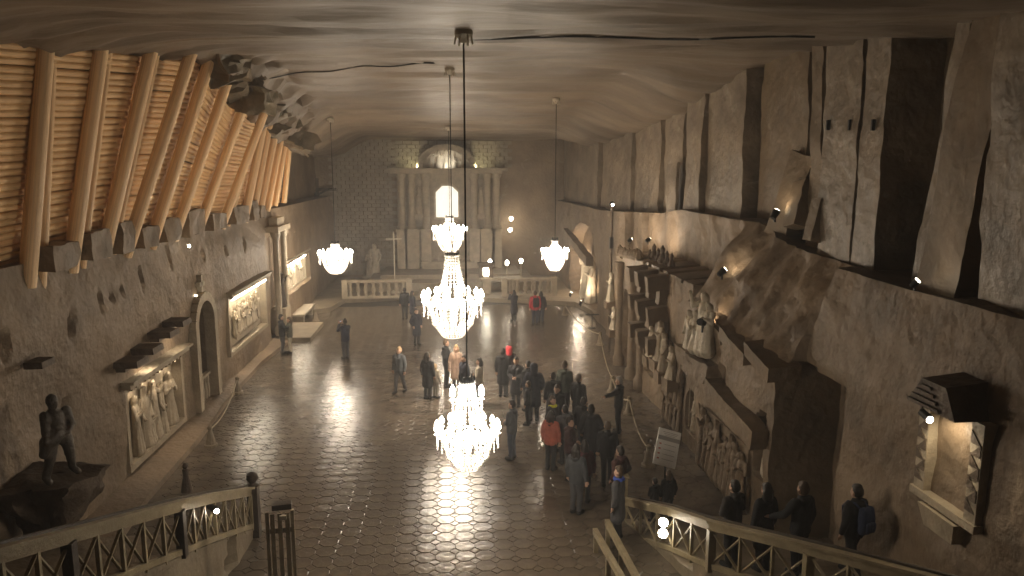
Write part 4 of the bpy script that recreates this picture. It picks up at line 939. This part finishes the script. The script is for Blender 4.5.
def person(label, x, y, z, yaw, h=1.74, pose='down', walk=False, coat=0, fem=False, jc=BLK, tc=BLK, hc=HD, group=None, pack=None, hood=None, hat=None, scarf=None):
    b, j, tr, sh, hr, ey = person_meshes(pose, walk, coat, fem); k = h / 1.76
    t = thing('person', label, 'person', (x, y, z), yaw, group); t.scale = (k, k, k)
    link('body', b, SKIN, t); link('jacket' if coat != 1 else 'coat', j, cm('cloth', jc), t); link('trousers', tr, cm('cloth', tc), t)
    for s_ in sh: link('shoe', s_, cm('shoe', (.012, .011, .01)), t)
    link('hair', hr, cm('hair', hc, .5), t); link('eyes', ey, EYE, t)
    if scarf: link('collar', SCARF, cm('cloth', scarf), t)
    if hood: link('hood', HOOD, cm('cloth', hood), t)
    if hat: link('hat', HAT, cm('cloth', hat), t)
    if pack:
        lab, pc = pack; p = thing('backpack', lab, 'backpack', (x + math.sin(yaw) * .235 * k, y - math.cos(yaw) * .235 * k, z + .95 * k), yaw); p.scale = (k, k, k)
        link('bag', PACK, cm('cloth', pc), p); link('front_pocket', PACKP, cm('cloth', tuple(v * .8 for v in pc)), p)
        for s_ in (-1, 1): MB().tube([(s_ * .10, .05, .44), (s_ * .11, .16, .51), (s_ * .12, .30, .50), (s_ * .13, .385, .38), (s_ * .13, .37, .18), (s_ * .17, .2, .08)], .02, 6).obj('strap', cm('cloth', pc), p, True)
    return t
HOOD = blob([[((0, -.02, 1.66), .125), ((0, -.04, 1.56), .12), ((0, -.05, 1.46), .11)]], .018, .006, 1, 1)
HAT = blob([[((0, -.01, 1.69), .105), ((0, -.01, 1.66), .112)], [((0, 0, 1.76), .05), ((0, 0, 1.72), .08)]], .016, .003, 1, 1)
SCARF = blob([[((math.sin(a) * .095, math.cos(a) * .095 - .01, 1.46), .045) for a in [2 * PI * k / 10 for k in range(11)]]], .016, .006, 2, 1)
PACK = blob([[((sx, 0, .06), .075), ((sx, 0, .25), .085), ((sx, .01, .42), .07)] for sx in (-.09, 0, .09)], .018, .006, 4, 2)
PACKP = blob([[((sx, -.08, .08), .045), ((sx, -.085, .2), .05)] for sx in (-.07, 0, .07)], .018, .004, 5, 2)
def fp(label, px, py, yaw, ht=None, **k):
    """person on the floor whose feet are seen at pixel (px, py)"""
    p = Pz(px, py); return person(label, p.x, p.y, 0, yaw, **({'h': ht} if ht else {}), **k)
def hp(label, px, py, yaw, h=1.74, **k):
    """person on the floor whose head top is seen at pixel (px, py)"""
    p = Pz(px, py, h); return person(label, p.x, p.y, 0, yaw, h=h, **k)
R = math.radians
# --- left and centre of the floor
fp('embracing person in a dark jacket, the taller of the couple by the left wall', 283, 354, R(-70), 1.78, pose='hug', jc=BLK, tc=GREY)
fp('light-trousered person held in the embrace by the left wall', 290.5, 353.5, R(110), 1.64, pose='front', jc=(.10, .10, .08), tc=CREAM, hc=HB, fem=True)
fp('man in dark blue jacket standing alone with a raised phone, left of centre', 346, 359, R(35), 1.76, pose='phone', jc=NAVY, tc=GREY)
p = Pz(346, 359); t = thing('phone', 'phone held up by the man standing alone left of centre', 'phone', (p.x - math.sin(R(35)) * .40, p.y + math.cos(R(35)) * .40, 1.50), R(35))
MB().box((0, 0, .06), (.15, .012, .08)).obj('case', BLACK, t); MB().box((0, -.008, .06), (.135, .003, .07)).obj('screen', mat('phone_screen', (.05, .06, .08), .2, 0, emit=(.7, .8, 1), estr=1.2), t)
fp('woman in a long dark blue coat behind the large chandelier, left', 417, 345, R(-150), 1.72, coat=1, fem=True, jc=NAVY, tc=BLK, pose='pocket')
fp('dark figure standing at the left balustrade, further of two', 405, 319, R(20), 1.72, jc=BLK, tc=BLK)
fp('dark figure standing at the left balustrade, nearer of two', 413, 322, R(-60), 1.68, jc=NAVY, tc=BLK, fem=True, coat=1)
fp('pale-haired person in a grey jacket walking left of the central group', 400, 393, R(150), 1.72, pose='down', walk=True, jc=(.10, .11, .12), tc=GREY, hc=HBL)
fp('woman in a black knee-length coat at the left end of the central group', 428, 399, R(-30), 1.70, coat=1, fem=True, jc=BLK, tc=BLK)
fp('white-trousered child beside the woman in the black coat', 436, 398, R(-40), 1.25, jc=CREAM, tc=CREAM, hc=HBL, fem=True)
hp('tall dark-jacketed man left of the cream coat, central group', 446, 339, R(-80), 1.84, pose='pocket', jc=BLK, tc=BLK, hc=HB)
hp('person in a pale brown long coat in the middle of the central group', 456, 345, R(170), 1.72, coat=1, fem=True, jc=(.36, .25, .19), tc=GREY, hc=HBL)
hp('dark-clothed person right behind the crown of the nearest chandelier', 464, 355, R(120), 1.70, jc=NAVY, tc=BLK)
hp('person in a cream sweater at the right end of the central group', 479, 358, R(80), 1.66, pose='front', jc=CREAM, tc=GREY, hc=HD, fem=True)
# --- far group at the altar
fp('person in dark coat taking a picture, left of the red jacket', 514, 321, R(20), 1.68, pose='phone', jc=(.04, .04, .055), tc=BLK, fem=True, coat=1)
fp('man in a bright red jacket facing the altar', 535, 325, R(5), 1.82, jc=RED, tc=DENIM, hc=HB, pack=('dark backpack worn over the bright red jacket', (.03, .025, .03)))
fp('dark-clothed person half hidden right of the red jacket', 541, 323, R(-20), 1.70, jc=(.03, .02, .025), tc=DENIM, fem=True)
# --- main crowd
hp('dark-coated man under the red hood, left edge of the crowd', 503, 348, R(-20), 1.78, coat=1, jc=BLK, tc=BLK)
hp('person in a red hood at the left edge of the crowd', 509, 346, R(10), 1.76, jc=(.06, .03, .035), tc=BLK, hood=(.60, .05, .06))
hp('person in a dark grey coat right of the red hood', 516, 357, R(160), 1.74, coat=1, jc=(.045, .045, .05), tc=BLK, pose='front')
hp('dark-haired person behind the big hooded coat', 528, 361, R(40), 1.72, jc=BLK, tc=BLK)
hp('person in a long navy coat with hood down, tallest in the crowd', 534, 363, R(-10), 1.92, coat=1, jc=NAVY, tc=BLK, pose='pocket', hood=NAVY)
hp('short person in dark jacket just left of the long navy coat', 528, 381, R(70), 1.45, jc=BLK, tc=BLK, hc=HB)
hp('man in a dark jacket looking at a phone, beside the nearest chandelier', 512, 400, R(60), 1.72, pose='front', jc=(.035, .04, .05), tc=DENIM, hc=HD)
hp('dark-backed person in the middle of the crowd', 553, 372, R(15), 1.74, coat=1, jc=BLK, tc=BLK)
hp('tall man in a dark green jacket at the back of the crowd', 565, 361, R(-40), 1.86, jc=DGRN, tc=BLK, hc=HB)
hp('man in black with short brown hair standing right of the green jacket', 579, 374, R(-50), 1.80, coat=1, jc=BLK, tc=BLK, hc=HB)
hp('person with a bright yellow scarf in the middle of the crowd', 553, 396, R(-140), 1.66, jc=BLK, tc=BLK, hc=HB, scarf=(.75, .72, .03), fem=True)
hp('dark-haired person standing between the yellow scarf and the green jacket', 557, 385, R(150), 1.72, jc=BLK, tc=BLK, hc=HB)
hp('person in an orange coat in front of the yellow scarf', 551, 411, R(-30), 1.66, coat=0, jc=(.40, .10, .06), tc=BLK, hc=HD, fem=True)
hp('person in a black jacket with clasped hands right of the orange coat', 570, 417, R(-110), 1.72, pose='front', jc=(.05, .02, .02), tc=BLK)
hp('person in a grey-black jacket behind the clasped hands', 565, 405, R(20), 1.68, jc=GREY, tc=BLK)
hp('dark-haired person between the two black coats on the right of the crowd', 584, 397, R(-30), 1.72, jc=BLK, tc=BLK)
hp('broad man in a long black coat, back to the viewer, right of the crowd', 591, 404, R(5), 1.80, coat=1, jc=(.02, .02, .024), tc=BLK, pose='pocket')
hp('person in a maroon top low in the crowd', 585, 440, R(-20), 1.60, jc=(.10, .025, .03), tc=GREY, fem=True)
hp('person in a grey jacket at the front of the crowd', 577, 444, R(-40), 1.72, jc=(.05, .055, .06), tc=GREY, fem=True)
fp('guide in black pointing with an outstretched arm beside the rope', 618, 433, R(70), 1.80, pose='point', jc=BLK, tc=BLK, hc=HG)
hp('dark-clothed person below the guide, walking to the crowd', 608, 421, R(-10), 1.68, walk=True, jc=BLK, tc=BLK, hc=HB)
hp('person in a black and dark red jacket turning at the foot of the stair', 620, 446, R(40), 1.70, jc=(.06, .02, .016), tc=BLK, pose='pocket')
hp('person in a bright blue scarf and grey coat at the foot of the stair', 619, 466, R(60), 1.70, coat=1, jc=GREY, tc=BLK, scarf=(.03, .08, .45), hc=HB)
# --- near the board and on the stair
def sp(label, px, py, yaw, y, h=1.74, **k):
    z = stair_z(PR, y); p = Py(px, py, y); return person(label, p.x, y, z, yaw, h=p.z - z if h is None else h, **k)
q = Py(655, 478, 15.5); person('dark-clothed person behind the railing end, left of the pair by the board', q.x, 15.5, stair_z(PR, 15.5), R(30), h=q.z - stair_z(PR, 15.5), jc=BLK, tc=BLK, pose='front')
q = Py(669, 470, 15.65); person('dark-clothed woman behind the railing, right of the pair by the board', q.x, 15.65, 0, R(10), h=q.z, jc=BLK, tc=BLK, hc=HB, fem=True)
sp('person in a dark jacket on the stair, first above the board', 735, 477, R(25), 12.72, 1.74, jc=(.03, .026, .024), tc=BLK, pose='front', hc=HD)
sp('woman in a black coat on the stair, second above the board', 767, 478, R(20), 12.36, 1.72, coat=1, jc=BLK, tc=BLK, fem=True, hc=HD)
sp('man in black resting a hand on the rail, third on the stair', 804, 473, R(20), 12.0, 1.78, pose='rail', jc=BLK, tc=BLK, hc=HB)
sp('man with a dark blue backpack on the stair, nearest the shrine', 858, 474, R(22), 11.64, 1.76, walk=True, jc=BLK, tc=BLK, hc=HD, pack=('dark blue backpack on the man nearest the shrine', (.02, .03, .07)))
bpy.data.scenes.remove(TMP)

# ================================================================== thin dusty air filling the hall
hz = MB().box((0, 25, 5.6), (21, 62, 12)).obj('haze', None); hz['kind'] = 'stuff'; hz['label'] = 'thin dusty haze filling the whole hall'; hz['category'] = 'haze'
hm = bpy.data.materials.new('dusty_air'); hm.use_nodes = True; nt = hm.node_tree; nt.nodes.remove(nt.nodes['Principled BSDF'])
vs = nt.nodes.new('ShaderNodeVolumeScatter'); vs.inputs['Density'].default_value = .0042; vs.inputs['Anisotropy'].default_value = .3; vs.inputs['Color'].default_value = (.96, .96, .97, 1)
nt.links.new(vs.outputs[0], nt.nodes['Material Output'].inputs['Volume']); hz.data.materials.append(hm)
